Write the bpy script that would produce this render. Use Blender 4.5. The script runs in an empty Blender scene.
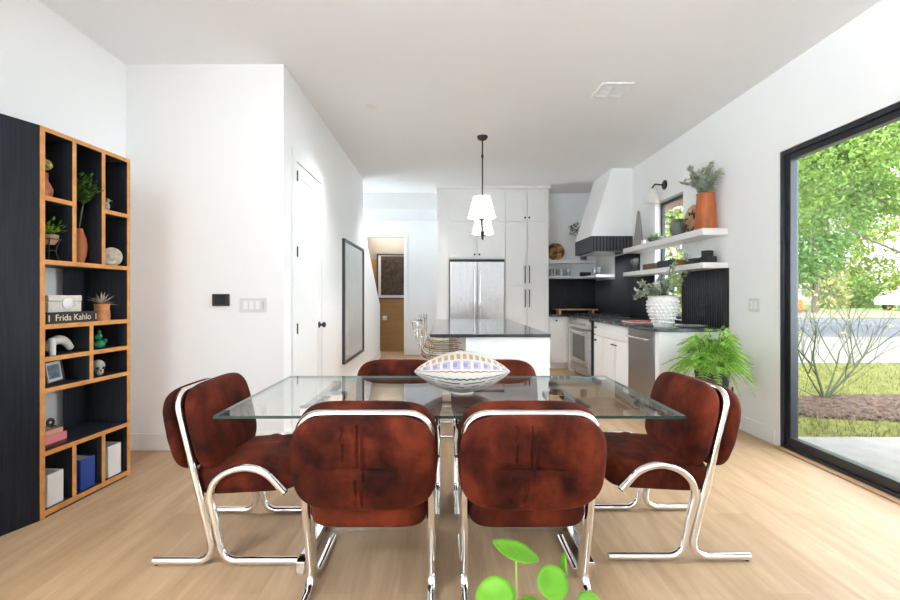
import bpy, bmesh, math, random
from mathutils import Vector, Matrix, noise
RND = random.Random(11)
PI = math.pi
F, VX, VY, H = 460.0, 444.0, 296.0, 1.23
scene = bpy.context.scene
COL = scene.collection


def at(x, y, Y):
    """world point at distance Y that the photograph shows at pixel x, y"""
    return Vector(((x - VX) * Y / F, Y, H - (y - VY) * Y / F))


# ------------------------------------------------------------------ materials
MATS = {}


def mat(name, col, rough=0.5, metal=0.0, var=0.0, vscale=6.0, bump=0.0, bscale=60.0, sheen=0.0,
        stretch=(1, 1, 1), col2=None, trans=0.0, emit=None, estr=0.0, detail=4.0, coat=0.0, spec=0.5):
    if name in MATS:
        return MATS[name]
    m = bpy.data.materials.new(name)
    m.use_nodes = True
    nt = m.node_tree
    b = nt.nodes['Principled BSDF']
    b.inputs['Base Color'].default_value = (*col, 1)
    b.inputs['Roughness'].default_value = rough
    b.inputs['Metallic'].default_value = metal
    b.inputs['Specular IOR Level'].default_value = spec
    if sheen:
        b.inputs['Sheen Weight'].default_value = sheen
        b.inputs['Sheen Roughness'].default_value = 0.35
        b.inputs['Sheen Tint'].default_value = (min(1, col[0] * 4 + .2), min(1, col[1] * 3 + .12), min(1, col[2] * 3 + .08), 1)
    if coat:
        b.inputs['Coat Weight'].default_value = coat
    if emit:
        b.inputs['Emission Color'].default_value = (*emit, 1)
        b.inputs['Emission Strength'].default_value = estr
    tc = None
    if var or col2 or bump:
        tc = nt.nodes.new('ShaderNodeTexCoord')
        mp = nt.nodes.new('ShaderNodeMapping')
        mp.inputs['Scale'].default_value = stretch
        nt.links.new(tc.outputs['Object'], mp.inputs['Vector'])
    if var or col2:
        n = nt.nodes.new('ShaderNodeTexNoise')
        n.inputs['Scale'].default_value = vscale
        n.inputs['Detail'].default_value = detail
        n.inputs['Roughness'].default_value = 0.6
        nt.links.new(mp.outputs['Vector'], n.inputs['Vector'])
        r = nt.nodes.new('ShaderNodeValToRGB')
        r.color_ramp.elements[0].position = 0.35
        r.color_ramp.elements[1].position = 0.65
        c2 = col2 if col2 else tuple(min(1, c * (1 + var)) for c in col)
        c1 = col if col2 else tuple(c * (1 - var) for c in col)
        r.color_ramp.elements[0].color = (*c1, 1)
        r.color_ramp.elements[1].color = (*c2, 1)
        nt.links.new(n.outputs['Fac'], r.inputs['Fac'])
        nt.links.new(r.outputs['Color'], b.inputs['Base Color'])
    if bump:
        n2 = nt.nodes.new('ShaderNodeTexNoise')
        n2.inputs['Scale'].default_value = bscale
        n2.inputs['Detail'].default_value = 5
        nt.links.new(mp.outputs['Vector'], n2.inputs['Vector'])
        bp = nt.nodes.new('ShaderNodeBump')
        bp.inputs['Strength'].default_value = bump
        bp.inputs['Distance'].default_value = 0.01
        nt.links.new(n2.outputs['Fac'], bp.inputs['Height'])
        nt.links.new(bp.outputs['Normal'], b.inputs['Normal'])
    if trans:
        out = nt.nodes['Material Output']
        t = nt.nodes.new('ShaderNodeBsdfTranslucent')
        t.inputs['Color'].default_value = (*(col2 or col), 1)
        mx = nt.nodes.new('ShaderNodeMixShader')
        mx.inputs['Fac'].default_value = trans
        nt.links.new(b.outputs['BSDF'], mx.inputs[1])
        nt.links.new(t.outputs['BSDF'], mx.inputs[2])
        nt.links.new(mx.outputs['Shader'], out.inputs['Surface'])
    MATS[name] = m
    return m


def glass_mat(name, tint, ior=1.5, rough=0.0):
    m = bpy.data.materials.new(name)
    m.use_nodes = True
    nt = m.node_tree
    nt.nodes.remove(nt.nodes['Principled BSDF'])
    out = nt.nodes['Material Output']
    t = nt.nodes.new('ShaderNodeBsdfTransparent')
    t.inputs['Color'].default_value = (*tint, 1)
    g = nt.nodes.new('ShaderNodeBsdfGlossy')
    g.inputs['Roughness'].default_value = rough
    f = nt.nodes.new('ShaderNodeFresnel')
    ge = nt.nodes.new('ShaderNodeNewGeometry')
    mr = nt.nodes.new('ShaderNodeMapRange')
    mr.inputs['To Min'].default_value = ior
    mr.inputs['To Max'].default_value = 1 / ior
    nt.links.new(ge.outputs['Backfacing'], mr.inputs['Value'])
    nt.links.new(mr.outputs['Result'], f.inputs['IOR'])
    mx = nt.nodes.new('ShaderNodeMixShader')
    nt.links.new(f.outputs['Fac'], mx.inputs['Fac'])
    nt.links.new(t.outputs['BSDF'], mx.inputs[1])
    nt.links.new(g.outputs['BSDF'], mx.inputs[2])
    nt.links.new(mx.outputs['Shader'], out.inputs['Surface'])
    MATS[name] = m
    return m


def floor_mat():
    m = bpy.data.materials.new('oak_planks')
    m.use_nodes = True
    nt = m.node_tree
    b = nt.nodes['Principled BSDF']
    L = nt.links.new
    tc = nt.nodes.new('ShaderNodeTexCoord')
    mp = nt.nodes.new('ShaderNodeMapping')
    mp.inputs['Rotation'].default_value = (0, 0, PI / 2)
    L(tc.outputs['Object'], mp.inputs['Vector'])
    br = nt.nodes.new('ShaderNodeTexBrick')
    br.offset = 0.37
    br.inputs['Scale'].default_value = 1.0
    br.inputs['Brick Width'].default_value = 1.9
    br.inputs['Row Height'].default_value = 0.19
    br.inputs['Mortar Size'].default_value = 0.0012
    br.inputs['Mortar Smooth'].default_value = 0.5
    br.inputs['Bias'].default_value = -0.1
    br.inputs['Color1'].default_value = (0.435, 0.286, 0.165, 1)
    br.inputs['Color2'].default_value = (0.51, 0.354, 0.22, 1)
    br.inputs['Mortar'].default_value = (0.40, 0.27, 0.155, 1)
    L(mp.outputs['Vector'], br.inputs['Vector'])
    mp2 = nt.nodes.new('ShaderNodeMapping')
    mp2.inputs['Scale'].default_value = (7, 0.7, 1)
    L(tc.outputs['Object'], mp2.inputs['Vector'])
    n = nt.nodes.new('ShaderNodeTexNoise')
    n.inputs['Scale'].default_value = 2.2
    n.inputs['Detail'].default_value = 7
    n.inputs['Roughness'].default_value = 0.65
    n.inputs['Distortion'].default_value = 0.6
    L(mp2.outputs['Vector'], n.inputs['Vector'])
    r = nt.nodes.new('ShaderNodeValToRGB')
    r.color_ramp.elements[0].position = 0.3
    r.color_ramp.elements[0].color = (0.80, 0.76, 0.72, 1)
    r.color_ramp.elements[1].position = 0.68
    r.color_ramp.elements[1].color = (1.08, 1.08, 1.06, 1)
    L(n.outputs['Fac'], r.inputs['Fac'])
    mx = nt.nodes.new('ShaderNodeMix')
    mx.data_type = 'RGBA'
    mx.blend_type = 'MULTIPLY'
    mx.inputs[0].default_value = 1
    L(br.outputs['Color'], mx.inputs[6])
    L(r.outputs['Color'], mx.inputs[7])
    L(mx.outputs[2], b.inputs['Base Color'])
    b.inputs['Roughness'].default_value = 0.48
    b.inputs['Specular IOR Level'].default_value = 0.35
    bp = nt.nodes.new('ShaderNodeBump')
    bp.inputs['Strength'].default_value = 0.05
    L(n.outputs['Fac'], bp.inputs['Height'])
    L(bp.outputs['Normal'], b.inputs['Normal'])
    return m


def cushion_mat():
    """white knit with bands of dashes, scallops and zigzags running across the pillow"""
    m = bpy.data.materials.new('patterned_weave')
    m.use_nodes = True
    nt = m.node_tree
    b = nt.nodes['Principled BSDF']
    L = nt.links.new
    N = nt.nodes.new
    tc = N('ShaderNodeTexCoord')
    uv = N('ShaderNodeSeparateXYZ')
    L(tc.outputs['UV'], uv.inputs[0])

    def mth(op, a, b2=None, c=None):
        n = N('ShaderNodeMath')
        n.operation = op
        for i, v in enumerate((a, b2, c)):
            if v is None:
                continue
            if isinstance(v, (int, float)):
                n.inputs[i].default_value = v
            else:
                L(v, n.inputs[i])
        return n.outputs[0]
    u, v = uv.outputs[0], uv.outputs[1]
    ns = N('ShaderNodeTexNoise')
    ns.inputs['Scale'].default_value = 9
    L(tc.outputs['UV'], ns.inputs['Vector'])
    vv = mth('ADD', v, mth('MULTIPLY', mth('SUBTRACT', ns.outputs['Fac'], .5), .02))
    col = None

    def layer(prev, fac, c):
        mx = N('ShaderNodeMix')
        mx.data_type = 'RGBA'
        L(fac, mx.inputs[0])
        if prev is None:
            mx.inputs[6].default_value = (0.62, 0.59, 0.54, 1)
        else:
            L(prev, mx.inputs[6])
        mx.inputs[7].default_value = (*c, 1)
        return mx.outputs[2]

    def band(v0, v1):
        return mth('MULTIPLY', mth('GREATER_THAN', vv, v0), mth('LESS_THAN', vv, v1))

    def zig(freq, amp):       # triangle wave
        return mth('MULTIPLY', mth('PINGPONG', mth('MULTIPLY', u, freq), .5), amp)

    def zband(v0, w, freq, amp):
        d = mth('SUBTRACT', vv, mth('ADD', zig(freq, amp), v0))
        return mth('MULTIPLY', mth('GREATER_THAN', d, 0), mth('LESS_THAN', d, w))

    def dashes(v0, v1, freq, duty):
        return mth('MULTIPLY', band(v0, v1), mth('LESS_THAN', mth('FRACT', mth('MULTIPLY', u, freq)), duty))
    col = layer(col, dashes(.625, .755, 10, .72), (0.42, 0.39, 0.52))
    col = layer(col, dashes(.655, .72, 10, .4), (0.27, 0.25, 0.38))
    col = layer(col, dashes(.785, .90, 16, .6), (0.46, 0.29, 0.15))
    col = layer(col, zband(.570, .020, 12, .03), (0.30, 0.17, 0.09))
    col = layer(col, zband(.455, .020, 15, .03), (0.03, 0.03, 0.04))
    col = layer(col, dashes(.395, .412, 4, .85), (0.04, 0.05, 0.09))
    col = layer(col, dashes(.335, .350, 7, .55), (0.05, 0.05, 0.06))
    col = layer(col, dashes(.27, .285, 6, .4), (0.05, 0.05, 0.07))
    L(col, b.inputs['Base Color'])
    b.inputs['Roughness'].default_value = 0.85
    return m


def steel_mat(name, col, rough, axis=(1, 1, 60)):
    m = mat(name, col, rough, 1.0)
    nt = m.node_tree
    b = nt.nodes['Principled BSDF']
    tc = nt.nodes.new('ShaderNodeTexCoord')
    mp = nt.nodes.new('ShaderNodeMapping')
    mp.inputs['Scale'].default_value = axis
    n = nt.nodes.new('ShaderNodeTexNoise')
    n.inputs['Scale'].default_value = 12
    nt.links.new(tc.outputs['Object'], mp.inputs['Vector'])
    nt.links.new(mp.outputs['Vector'], n.inputs['Vector'])
    mr = nt.nodes.new('ShaderNodeMapRange')
    mr.inputs['To Min'].default_value = rough - .06
    mr.inputs['To Max'].default_value = rough + .1
    nt.links.new(n.outputs['Fac'], mr.inputs['Value'])
    nt.links.new(mr.outputs['Result'], b.inputs['Roughness'])
    return m


WALL = mat('wall_paint', (0.83, 0.84, 0.845), 0.9, bump=0.02, bscale=250, spec=.2)
CEIL = mat('ceiling_paint', (0.845, 0.87, 0.90), 0.95, spec=.2)
TRIM = mat('trim_paint', (0.81, 0.82, 0.825), 0.45, spec=.35)
CAB = mat('cabinet_paint', (0.80, 0.805, 0.805), 0.42, spec=.35)
FLOOR = floor_mat()
BLACKWOOD = mat('black_stained_wood', (0.006, 0.007, 0.011), 0.5, spec=.22, col2=(0.013, 0.016, 0.024), vscale=5, stretch=(14, 14, .6), bump=.04, bscale=30)
BLACKLIT = mat('black_stained_wood_lit', (0.012, 0.014, 0.020), 0.45, spec=.4, col2=(0.026, 0.031, 0.044), vscale=5, stretch=(14, 14, .6))  # same black wood, lighter: light in the cells put into the colour
EDGE = mat('pine_edge_banding', (0.55, 0.235, 0.052), 0.5, col2=(0.68, 0.32, 0.09), vscale=6, stretch=(3, 3, 3))
CHROME = mat('chrome', (0.86, 0.86, 0.86), 0.06, 1.0)
STEEL = steel_mat('brushed_steel', (0.46, 0.46, 0.465), 0.24, (60, 60, 1))
DSTEEL = steel_mat('dark_brushed_steel', (0.36, 0.35, 0.35), 0.30, (1, 1, 60))
BLACK = mat('black_metal', (0.012, 0.012, 0.014), 0.38)
BFRAME = mat('black_window_frame', (0.012, 0.014, 0.020), 0.32)
RIB = mat('black_ribbed_tile', (0.015, 0.017, 0.024), 0.36, spec=.4)
RBACK = mat('black_tile_groove', (0.004, 0.0045, 0.006), 0.5)
STONE = mat('dark_soapstone', (0.045, 0.05, 0.058), 0.22, col2=(0.075, 0.08, 0.09), vscale=5)
VELVET = mat('rust_velvet', (0.020, 0.0030, 0.0016), 0.8, col2=(0.175, 0.030, 0.011), vscale=5.6, detail=7, sheen=0.20, bump=.12, bscale=35, spec=.15, stretch=(1, 1, .75))
_nt = VELVET.node_tree
_ns = [n for n in _nt.nodes if n.type == 'TEX_NOISE' and abs(n.inputs['Scale'].default_value - 5.6) < .01][0]
_ns.inputs['Distortion'].default_value = .25
_rp = [n for n in _nt.nodes if n.type == 'VALTORGB'][0]
_rp.color_ramp.elements[0].position = .35
_rp.color_ramp.elements[1].position = .70
_e = _rp.color_ramp.elements.new(.5)
_e.color = (.075, .0112, .0045, 1)
_oi = _nt.nodes.new('ShaderNodeObjectInfo')          # every cushion is brushed differently
_ad = _nt.nodes.new('ShaderNodeVectorMath')
_ad.operation = 'MULTIPLY_ADD'
_ad.inputs[1].default_value = (1, 1, 1)
_mu = _nt.nodes.new('ShaderNodeMath')
_mu.operation = 'MULTIPLY'
_mu.inputs[1].default_value = 37.0
_nt.links.new(_oi.outputs['Random'], _mu.inputs[0])
_nt.links.new(_ns.inputs['Vector'].links[0].from_socket, _ad.inputs[0])
_nt.links.new(_mu.outputs[0], _ad.inputs[2])
_nt.links.new(_ad.outputs['Vector'], _ns.inputs['Vector'])
GLASS = glass_mat('clear_glass', (0.985, 0.995, 0.99), 1.36)
TGLASS = glass_mat('table_glass', (0.97, 0.985, 0.98), 1.65)
GSIDE = mat('pale_glass_edge', (0.24, 0.33, 0.31), 0.15)  # paler copy of the glass edge: light through the top put into colour
GEDGE = mat('green_glass_edge', (0.012, 0.045, 0.040), 0.12)  # front edge only: long light path through glass put into colour
WINEGL = glass_mat('drinking_glass', (0.86, 0.88, 0.89), 1.9, .03)
WHITEC = mat('white_ceramic', (0.78, 0.77, 0.75), 0.5)
SHADE = mat('white_linen_shade', (0.86, 0.85, 0.83), 0.8, trans=.35)
TERRA = mat('terracotta', (0.42, 0.125, 0.04), 0.6, var=.18, vscale=7)
PAPER = mat('paper', (0.80, 0.79, 0.76), 0.8)
LEAF = mat('bright_leaf', (0.10, 0.30, 0.012), 0.45, col2=(0.22, 0.50, 0.03), vscale=9, trans=.3)
FERN = mat('fern_leaf', (0.20, 0.42, 0.045), 0.5, col2=(0.60, 0.84, 0.22), vscale=16, trans=.35)
DKLEAF = mat('dark_leaf', (0.035, 0.12, 0.015), 0.5, col2=(0.09, 0.22, 0.03), vscale=20, trans=.25)
SAGE = mat('sage_leaf', (0.30, 0.36, 0.27), 0.6, col2=(0.52, 0.58, 0.47), vscale=20, trans=.2)
STEMM = mat('stem', (0.14, 0.15, 0.05), 0.6)
BARK = mat('bark', (0.10, 0.075, 0.055), 0.9, var=.3, vscale=10, bump=.4, bscale=20)
GRAYC = mat('grey_ceramic', (0.10, 0.11, 0.10), 0.5, var=.15)
DARKST = mat('charcoal_stone', (0.03, 0.032, 0.036), 0.7, var=.2, vscale=20)


# ------------------------------------------------------------------ objects
def link(o):
    COL.objects.link(o)
    return o


def tag(o, label=None, cat=None, group=None, kind=None):
    if label:
        o['label'] = label
    if cat:
        o['category'] = cat
    if group:
        o['group'] = group
    if kind:
        o['kind'] = kind
    return o


def thing(name, label, cat, loc=(0, 0, 0), rz=0.0, group=None):
    o = link(bpy.data.objects.new(name, None))
    o.empty_display_size = .1
    o.location = loc
    o.rotation_euler = (0, 0, rz)
    return tag(o, label, cat, group)


def world_of(o):
    M = Matrix.LocRotScale(o.location, o.rotation_euler, o.scale)
    return (world_of(o.parent) @ M) if o.parent else M


def obj(name, bm, m, parent=None, world=True, smooth=40, bevel=0.0, label=None, sub=0):
    """bm -> one mesh object; world=True: bm is in world coordinates"""
    bmesh.ops.recalc_face_normals(bm, faces=bm.faces[:])
    if world and parent is not None:
        bm.transform(world_of(parent).inverted())
    origin = None
    if parent is None and bm.verts:
        lo = Vector((min(v.co.x for v in bm.verts), min(v.co.y for v in bm.verts), min(v.co.z for v in bm.verts)))
        hi = Vector((max(v.co.x for v in bm.verts), max(v.co.y for v in bm.verts), max(v.co.z for v in bm.verts)))
        origin = Vector(((lo.x + hi.x) / 2, (lo.y + hi.y) / 2, lo.z))
        if not name.startswith(('floor', 'wall', 'ceiling')):
            bm.transform(Matrix.Translation(-origin))
        else:
            origin = None
    me = bpy.data.meshes.new(name)
    bm.to_mesh(me)
    bm.free()
    me.materials.append(m)
    if smooth:
        me.polygons.foreach_set('use_smooth', [True] * len(me.polygons))
        me.set_sharp_from_angle(angle=math.radians(smooth))
    o = link(bpy.data.objects.new(name, me))
    if origin is not None:
        o.location = origin
    if parent is not None:
        o.parent = parent
    if bevel:
        md = o.modifiers.new('bevel', 'BEVEL')
        md.width = bevel
        md.segments = 2
        md.limit_method = 'ANGLE'
        md.angle_limit = math.radians(50)
    if sub:
        md = o.modifiers.new('sub', 'SUBSURF')
        md.levels = md.render_levels = sub
    if label:
        o['label'] = label
    return o


def struct(name, bm, m, parent=None, **k):
    o = obj(name, bm, m, parent, **k)
    if parent is None:
        o['kind'] = 'structure'
    return o


def dup(root, loc, rz, label=None, group=None):
    r = root.copy()
    link(r)
    r.location = loc
    r.rotation_euler = (0, 0, rz)
    if label:
        r['label'] = label
    if group:
        r['group'] = group
    for ch in [c for c in COL.objects if c.parent == root]:
        c = ch.copy()
        link(c)
        c.parent = r
        for g in [d for d in COL.objects if d.parent == ch]:
            e = g.copy()
            link(e)
            e.parent = c
    return r


# ------------------------------------------------------------------ shapes
def B():
    return bmesh.new()


def hexa(bm, p):
    """p: 8 points, bottom ring of four then top ring of four"""
    v = [bm.verts.new(q) for q in p]
    for f in ((3, 2, 1, 0), (4, 5, 6, 7), (0, 1, 5, 4), (1, 2, 6, 5), (2, 3, 7, 6), (3, 0, 4, 7)):
        bm.faces.new([v[i] for i in f])


def box(bm, x0, x1, y0, y1, z0, z1):
    hexa(bm, [(x0, y0, z0), (x1, y0, z0), (x1, y1, z0), (x0, y1, z0), (x0, y0, z1), (x1, y0, z1), (x1, y1, z1), (x0, y1, z1)])
    return bm


def bx(*a):
    return box(B(), *a)


def mbox(bm, mp, u0, u1, z0, z1, n0, n1):
    hexa(bm, [mp(u0, z0, n0), mp(u1, z0, n0), mp(u1, z0, n1), mp(u0, z0, n1), mp(u0, z1, n0), mp(u1, z1, n0), mp(u1, z1, n1), mp(u0, z1, n1)])
    return bm


def wall_holes(bm, mp, u0, u1, z0, z1, n0, n1, holes):
    """a wall slab with rectangular openings (hu0, hu1, hz0, hz1), holes sorted along u"""
    cur = u0
    for hu0, hu1, hz0, hz1 in holes:
        if hu0 > cur:
            mbox(bm, mp, cur, hu0, z0, z1, n0, n1)
        if hz0 > z0:
            mbox(bm, mp, hu0, hu1, z0, hz0, n0, n1)
        if hz1 < z1:
            mbox(bm, mp, hu0, hu1, hz1, z1, n0, n1)
        cur = hu1
    if cur < u1:
        mbox(bm, mp, cur, u1, z0, z1, n0, n1)
    return bm


def tube(bm, pts, r, seg=10, cap=True, closed=False):
    pts = [Vector(p) for p in pts]
    n = len(pts)
    rad = r if isinstance(r, (list, tuple)) else [r] * n
    t0 = (pts[1] - pts[0]).normalized()
    up = Vector((0, 0, 1)) if abs(t0.z) < .9 else Vector((1, 0, 0))
    nrm = (up - t0 * up.dot(t0)).normalized()
    rings = []
    for i in range(n):
        if i == 0:
            t = (pts[1] - pts[0])
        elif i == n - 1:
            t = (pts[-1] - pts[-2])
        else:
            t = (pts[i + 1] - pts[i]).normalized() + (pts[i] - pts[i - 1]).normalized()
        t = t.normalized()
        nrm = (nrm - t * nrm.dot(t))
        nrm = nrm.normalized() if nrm.length > 1e-6 else t.orthogonal().normalized()
        bn = t.cross(nrm)
        rings.append([bm.verts.new(pts[i] + (nrm * math.cos(a) + bn * math.sin(a)) * rad[i]) for a in [2 * PI * k / seg for k in range(seg)]])
    for i in range(n - 1):
        for k in range(seg):
            bm.faces.new((rings[i][k], rings[i][(k + 1) % seg], rings[i + 1][(k + 1) % seg], rings[i + 1][k]))
    if cap:
        bm.faces.new(rings[0][::-1])
        bm.faces.new(rings[-1])
    return bm


def fillet(pts, rads, n=7):
    """polyline with rounded corners; rads: one radius per interior corner"""
    pts = [Vector(p) for p in pts]
    out = [pts[0]]
    for i in range(1, len(pts) - 1):
        r = rads[i - 1]
        a, b, c = pts[i - 1], pts[i], pts[i + 1]
        u, v = (a - b).normalized(), (c - b).normalized()
        ang = u.angle(v)
        d = min(r / math.tan(ang / 2), (a - b).length * .49, (c - b).length * .49)
        rr = d * math.tan(ang / 2)
        ctr = b + (u + v).normalized() * (rr / math.sin(ang / 2))
        s, e = b + u * d - ctr, b + v * d - ctr
        tot = s.angle(e)
        ax = s.cross(e).normalized()
        for k in range(n + 1):
            out.append(ctr + Matrix.Rotation(tot * k / n, 3, ax) @ s)
    out.append(pts[-1])
    return out


def spline(pts, n=6):
    pts = [Vector(p) for p in pts]
    P = [pts[0] * 2 - pts[1]] + pts + [pts[-1] * 2 - pts[-2]]
    out = []
    for i in range(1, len(P) - 2):
        p0, p1, p2, p3 = P[i - 1:i + 3]
        for k in range(n):
            t = k / n
            out.append(.5 * ((2 * p1) + (p2 - p0) * t + (2 * p0 - 5 * p1 + 4 * p2 - p3) * t * t + (3 * p1 - p0 - 3 * p2 + p3) * t ** 3))
    out.append(pts[-1])
    return out


def lathe(bm, prof, c=(0, 0, 0), seg=28, sx=1, sy=1, cap=True):
    """prof: (radius, z) pairs, bottom to top"""
    c = Vector(c)
    rings = []
    for r, z in prof:
        if r < 1e-5:
            rings.append([bm.verts.new(c + Vector((0, 0, z)))])
        else:
            rings.append([bm.verts.new(c + Vector((r * sx * math.cos(2 * PI * k / seg), r * sy * math.sin(2 * PI * k / seg), z))) for k in range(seg)])
    for a, b in zip(rings, rings[1:]):
        if len(a) == 1 and len(b) == 1:
            continue
        for k in range(seg):
            k2 = (k + 1) % seg
            if len(a) == 1:
                bm.faces.new((a[0], b[k2], b[k]))
            elif len(b) == 1:
                bm.faces.new((a[k], a[k2], b[0]))
            else:
                bm.faces.new((a[k], a[k2], b[k2], b[k]))
    if cap and len(rings[0]) > 1:
        bm.faces.new(rings[0][::-1])
    if cap and len(rings[-1]) > 1:
        bm.faces.new(rings[-1])
    return bm


def ball(bm, c, r, sx=1, sy=1, sz=1, u=16, v=10):
    prof = [(r * math.sin(PI * k / v), -r * sz * math.cos(PI * k / v)) for k in range(v + 1)]
    prof[0] = (0, prof[0][1])
    prof[-1] = (0, prof[-1][1])
    return lathe(bm, prof, c, u, sx, sy)


def pad(a, b, c, px, pb, pz, n=14, fn=None):
    """puffed cushion: half sizes a (x), b (y, thickness), c (z) and the exponents of its rounding"""
    bm = B()
    cache = {}

    def vert(p):
        k = tuple(round(q, 4) for q in p)
        if k in cache:
            return cache[k]
        x, y, z = p
        lo, hi = 0.0, 2.0
        for _ in range(30):
            t = (lo + hi) / 2
            s = abs(t * x) ** px + abs(t * y) ** pb + abs(t * z) ** pz
            if s > 1:
                hi = t
            else:
                lo = t
        q = Vector((x * lo, y * lo, z * lo))
        w = Vector((q.x * a, q.y * b, q.z * c))
        if fn:
            w = fn(q, w)
        cache[k] = bm.verts.new(w)
        return cache[k]
    m = 2 * n
    for ax in range(3):
        for s in (-1, 1):
            for i in range(m):
                for j in range(m):
                    q = []
                    for (di, dj) in ((0, 0), (1, 0), (1, 1), (0, 1)):
                        p = [0, 0, 0]
                        p[ax] = s
                        p[(ax + 1) % 3] = -1 + 2 * (i + di) / m
                        p[(ax + 2) % 3] = -1 + 2 * (j + dj) / m
                        q.append(vert(p))
                    if len(set(q)) > 2:
                        try:
                            bm.faces.new(q if s > 0 else q[::-1])
                        except ValueError:
                            pass
    return bm


def leaf(bm, base, d, up, L, W, fold=.15, droop=.0):
    """a pointed leaf of six faces starting at base towards d"""
    d = Vector(d).normalized()
    up = Vector(up)
    s = d.cross(up)
    s = s.normalized() if s.length > 1e-5 else d.orthogonal().normalized()
    n = s.cross(d).normalized()
    base = Vector(base)
    row = []
    for t, w in ((0, .08), (.3, .85), (.62, .8), (1, 0)):
        c = base + d * (L * t) - Vector((0, 0, 1)) * (droop * L * t * t)
        if w == 0:
            row.append([bm.verts.new(c)])
        else:
            e = n * (fold * W * w)
            row.append([bm.verts.new(c - s * W * .5 * w + e), bm.verts.new(c), bm.verts.new(c + s * W * .5 * w + e)])
    for i in range(2):
        for k in range(2):
            bm.faces.new((row[i][k], row[i][k + 1], row[i + 1][k + 1], row[i + 1][k]))
    for k in range(2):
        bm.faces.new((row[2][k], row[2][k + 1], row[3][0]))


def rdir(zlo=-1.0, zhi=1.0):
    z = RND.uniform(zlo, zhi)
    a = RND.uniform(0, 2 * PI)
    r = math.sqrt(max(0, 1 - z * z))
    return Vector((r * math.cos(a), r * math.sin(a), z))


def leaf_cloud(blobs, n, L, W):
    """leaf cards spread near the surface of ellipsoid blobs (centre, radii)"""
    bm = B()
    tot = sum(b[1][0] * b[1][1] + b[1][2] ** 2 for b in blobs)
    for c, r in blobs:
        k = int(n * (r[0] * r[1] + r[2] ** 2) / tot)
        for _ in range(k):
            d = rdir()
            s = RND.uniform(.45, 1.05)
            wob = 1 + .25 * noise.noise(d * 2.3 + Vector(c))
            p = Vector(c) + Vector((d.x * r[0], d.y * r[1], d.z * r[2])) * s * wob
            ld = (rdir() + d * .6 + Vector((0, 0, -.25))).normalized()
            q = ld.cross(rdir())
            q = q.normalized() if q.length > 1e-4 else ld.orthogonal().normalized()
            l = L * RND.uniform(.6, 1.25)
            w = W * RND.uniform(.7, 1.2)
            a = bm.verts.new(p)
            b1 = bm.verts.new(p + ld * l * .5 + q * w * .5)
            b2 = bm.verts.new(p + ld * l * .5 - q * w * .5)
            e = bm.verts.new(p + ld * l)
            bm.faces.new((a, b1, e, b2))
    return bm

# ================================================================== THE ROOM
XL, XR = -2.54, 2.737
YC, XC, YCE = 3.67, -1.278, 7.26      # closet block: front, side, far end
YB, YH = 8.29, 9.59                   # kitchen back wall, hall back wall
ZC = 3.08
Y0 = -3.3
DY0, DY1, DZ = 1.3, 3.747, 2.40      # glass door opening
WY0, WY1, WZ0, WZ1 = 5.268, 5.967, 0.95, 2.43

struct('floor', bx(XL - .2, XR + .001, Y0, 10.6, -.12, 0), FLOOR)
bm = bx(XL - .2, XR + .12, Y0 - .15, 8.40, ZC, ZC + .2)
struct('ceiling', bm, CEIL)
struct('ceiling_hall', bx(XL - .2, -.117, 8.35, 10.6, 2.79, 2.95), CEIL)
struct('wall_header', bx(XL, -.117, 8.25, 8.35, 2.79, ZC), WALL)

mpR = lambda u, z, n: Vector((XR + n, u, z))
bm = wall_holes(B(), mpR, Y0, YB + .2, 0, ZC, 0, .12, [(DY0, DY1, 0, DZ), (WY0, WY1, WZ0, WZ1)])
struct('wall_right', bm, WALL)
mpL = lambda u, z, n: Vector((XL - n, u, z))
bm = wall_holes(B(), mpL, Y0, 10.6, 0, ZC, 0, .2, [(-3.2, -.05, .8, 2.98), (7.65, 8.75, 1.5, 2.4)])  # both openings added unseen, to let in daylight as fill
struct('wall_left', bm, WALL)
mpQ = lambda u, z, n: Vector((u, Y0 - n, z))
struct('wall_rear', wall_holes(B(), mpQ, XL - .2, XR + .12, 0, ZC, 0, .15, []), WALL)
struct('wall_kitchen_back', bx(-.117, XR, YB, YB + .15, 0, ZC), WALL)
bm = bx(XL, XC, YC, YC + .12, 0, ZC)
box(bm, XC - .12, XC, YC + .12, YCE, 0, ZC)
box(bm, XL, XC - .12, YCE - .12, YCE, 0, ZC)
struct('wall_closet', bm, WALL)
# stair knee wall with raked top
bm = B()
zt = lambda y: 2.08 - (y - 7.685) * .684
hexa(bm, [(XC - .12, YCE, 0), (XC, YCE, 0), (XC, 9.19, 0), (XC - .12, 9.19, 0), (XC - .12, YCE, zt(YCE)), (XC, YCE, zt(YCE)), (XC, 9.19, zt(9.19)), (XC - .12, 9.19, zt(9.19))])
struct('wall_stair', bm, WALL)
mpH = lambda u, z, n: Vector((u, YH + n, z))
dx0, dx1, dzt = -1.605, -.834, 2.46
bm = wall_holes(B(), mpH, XL, -.117, 0, 2.79, 0, .12, [(dx0, dx1, 0, dzt)])
box(bm, -.117, .0, YB + .15, YH + .12, 0, 2.79)
struct('wall_hall', bm, WALL)
bm = B()
for a in ((dx1, dx1 + .085, 0, dzt + .085), (dx0 - .085, dx0, 0, dzt + .085), (dx0, dx1, dzt, dzt + .085)):
    mbox(bm, mpH, a[0], a[1], a[2], a[3], -.02, 0)
struct('trim_1', bm, TRIM, bevel=.003)
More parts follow.
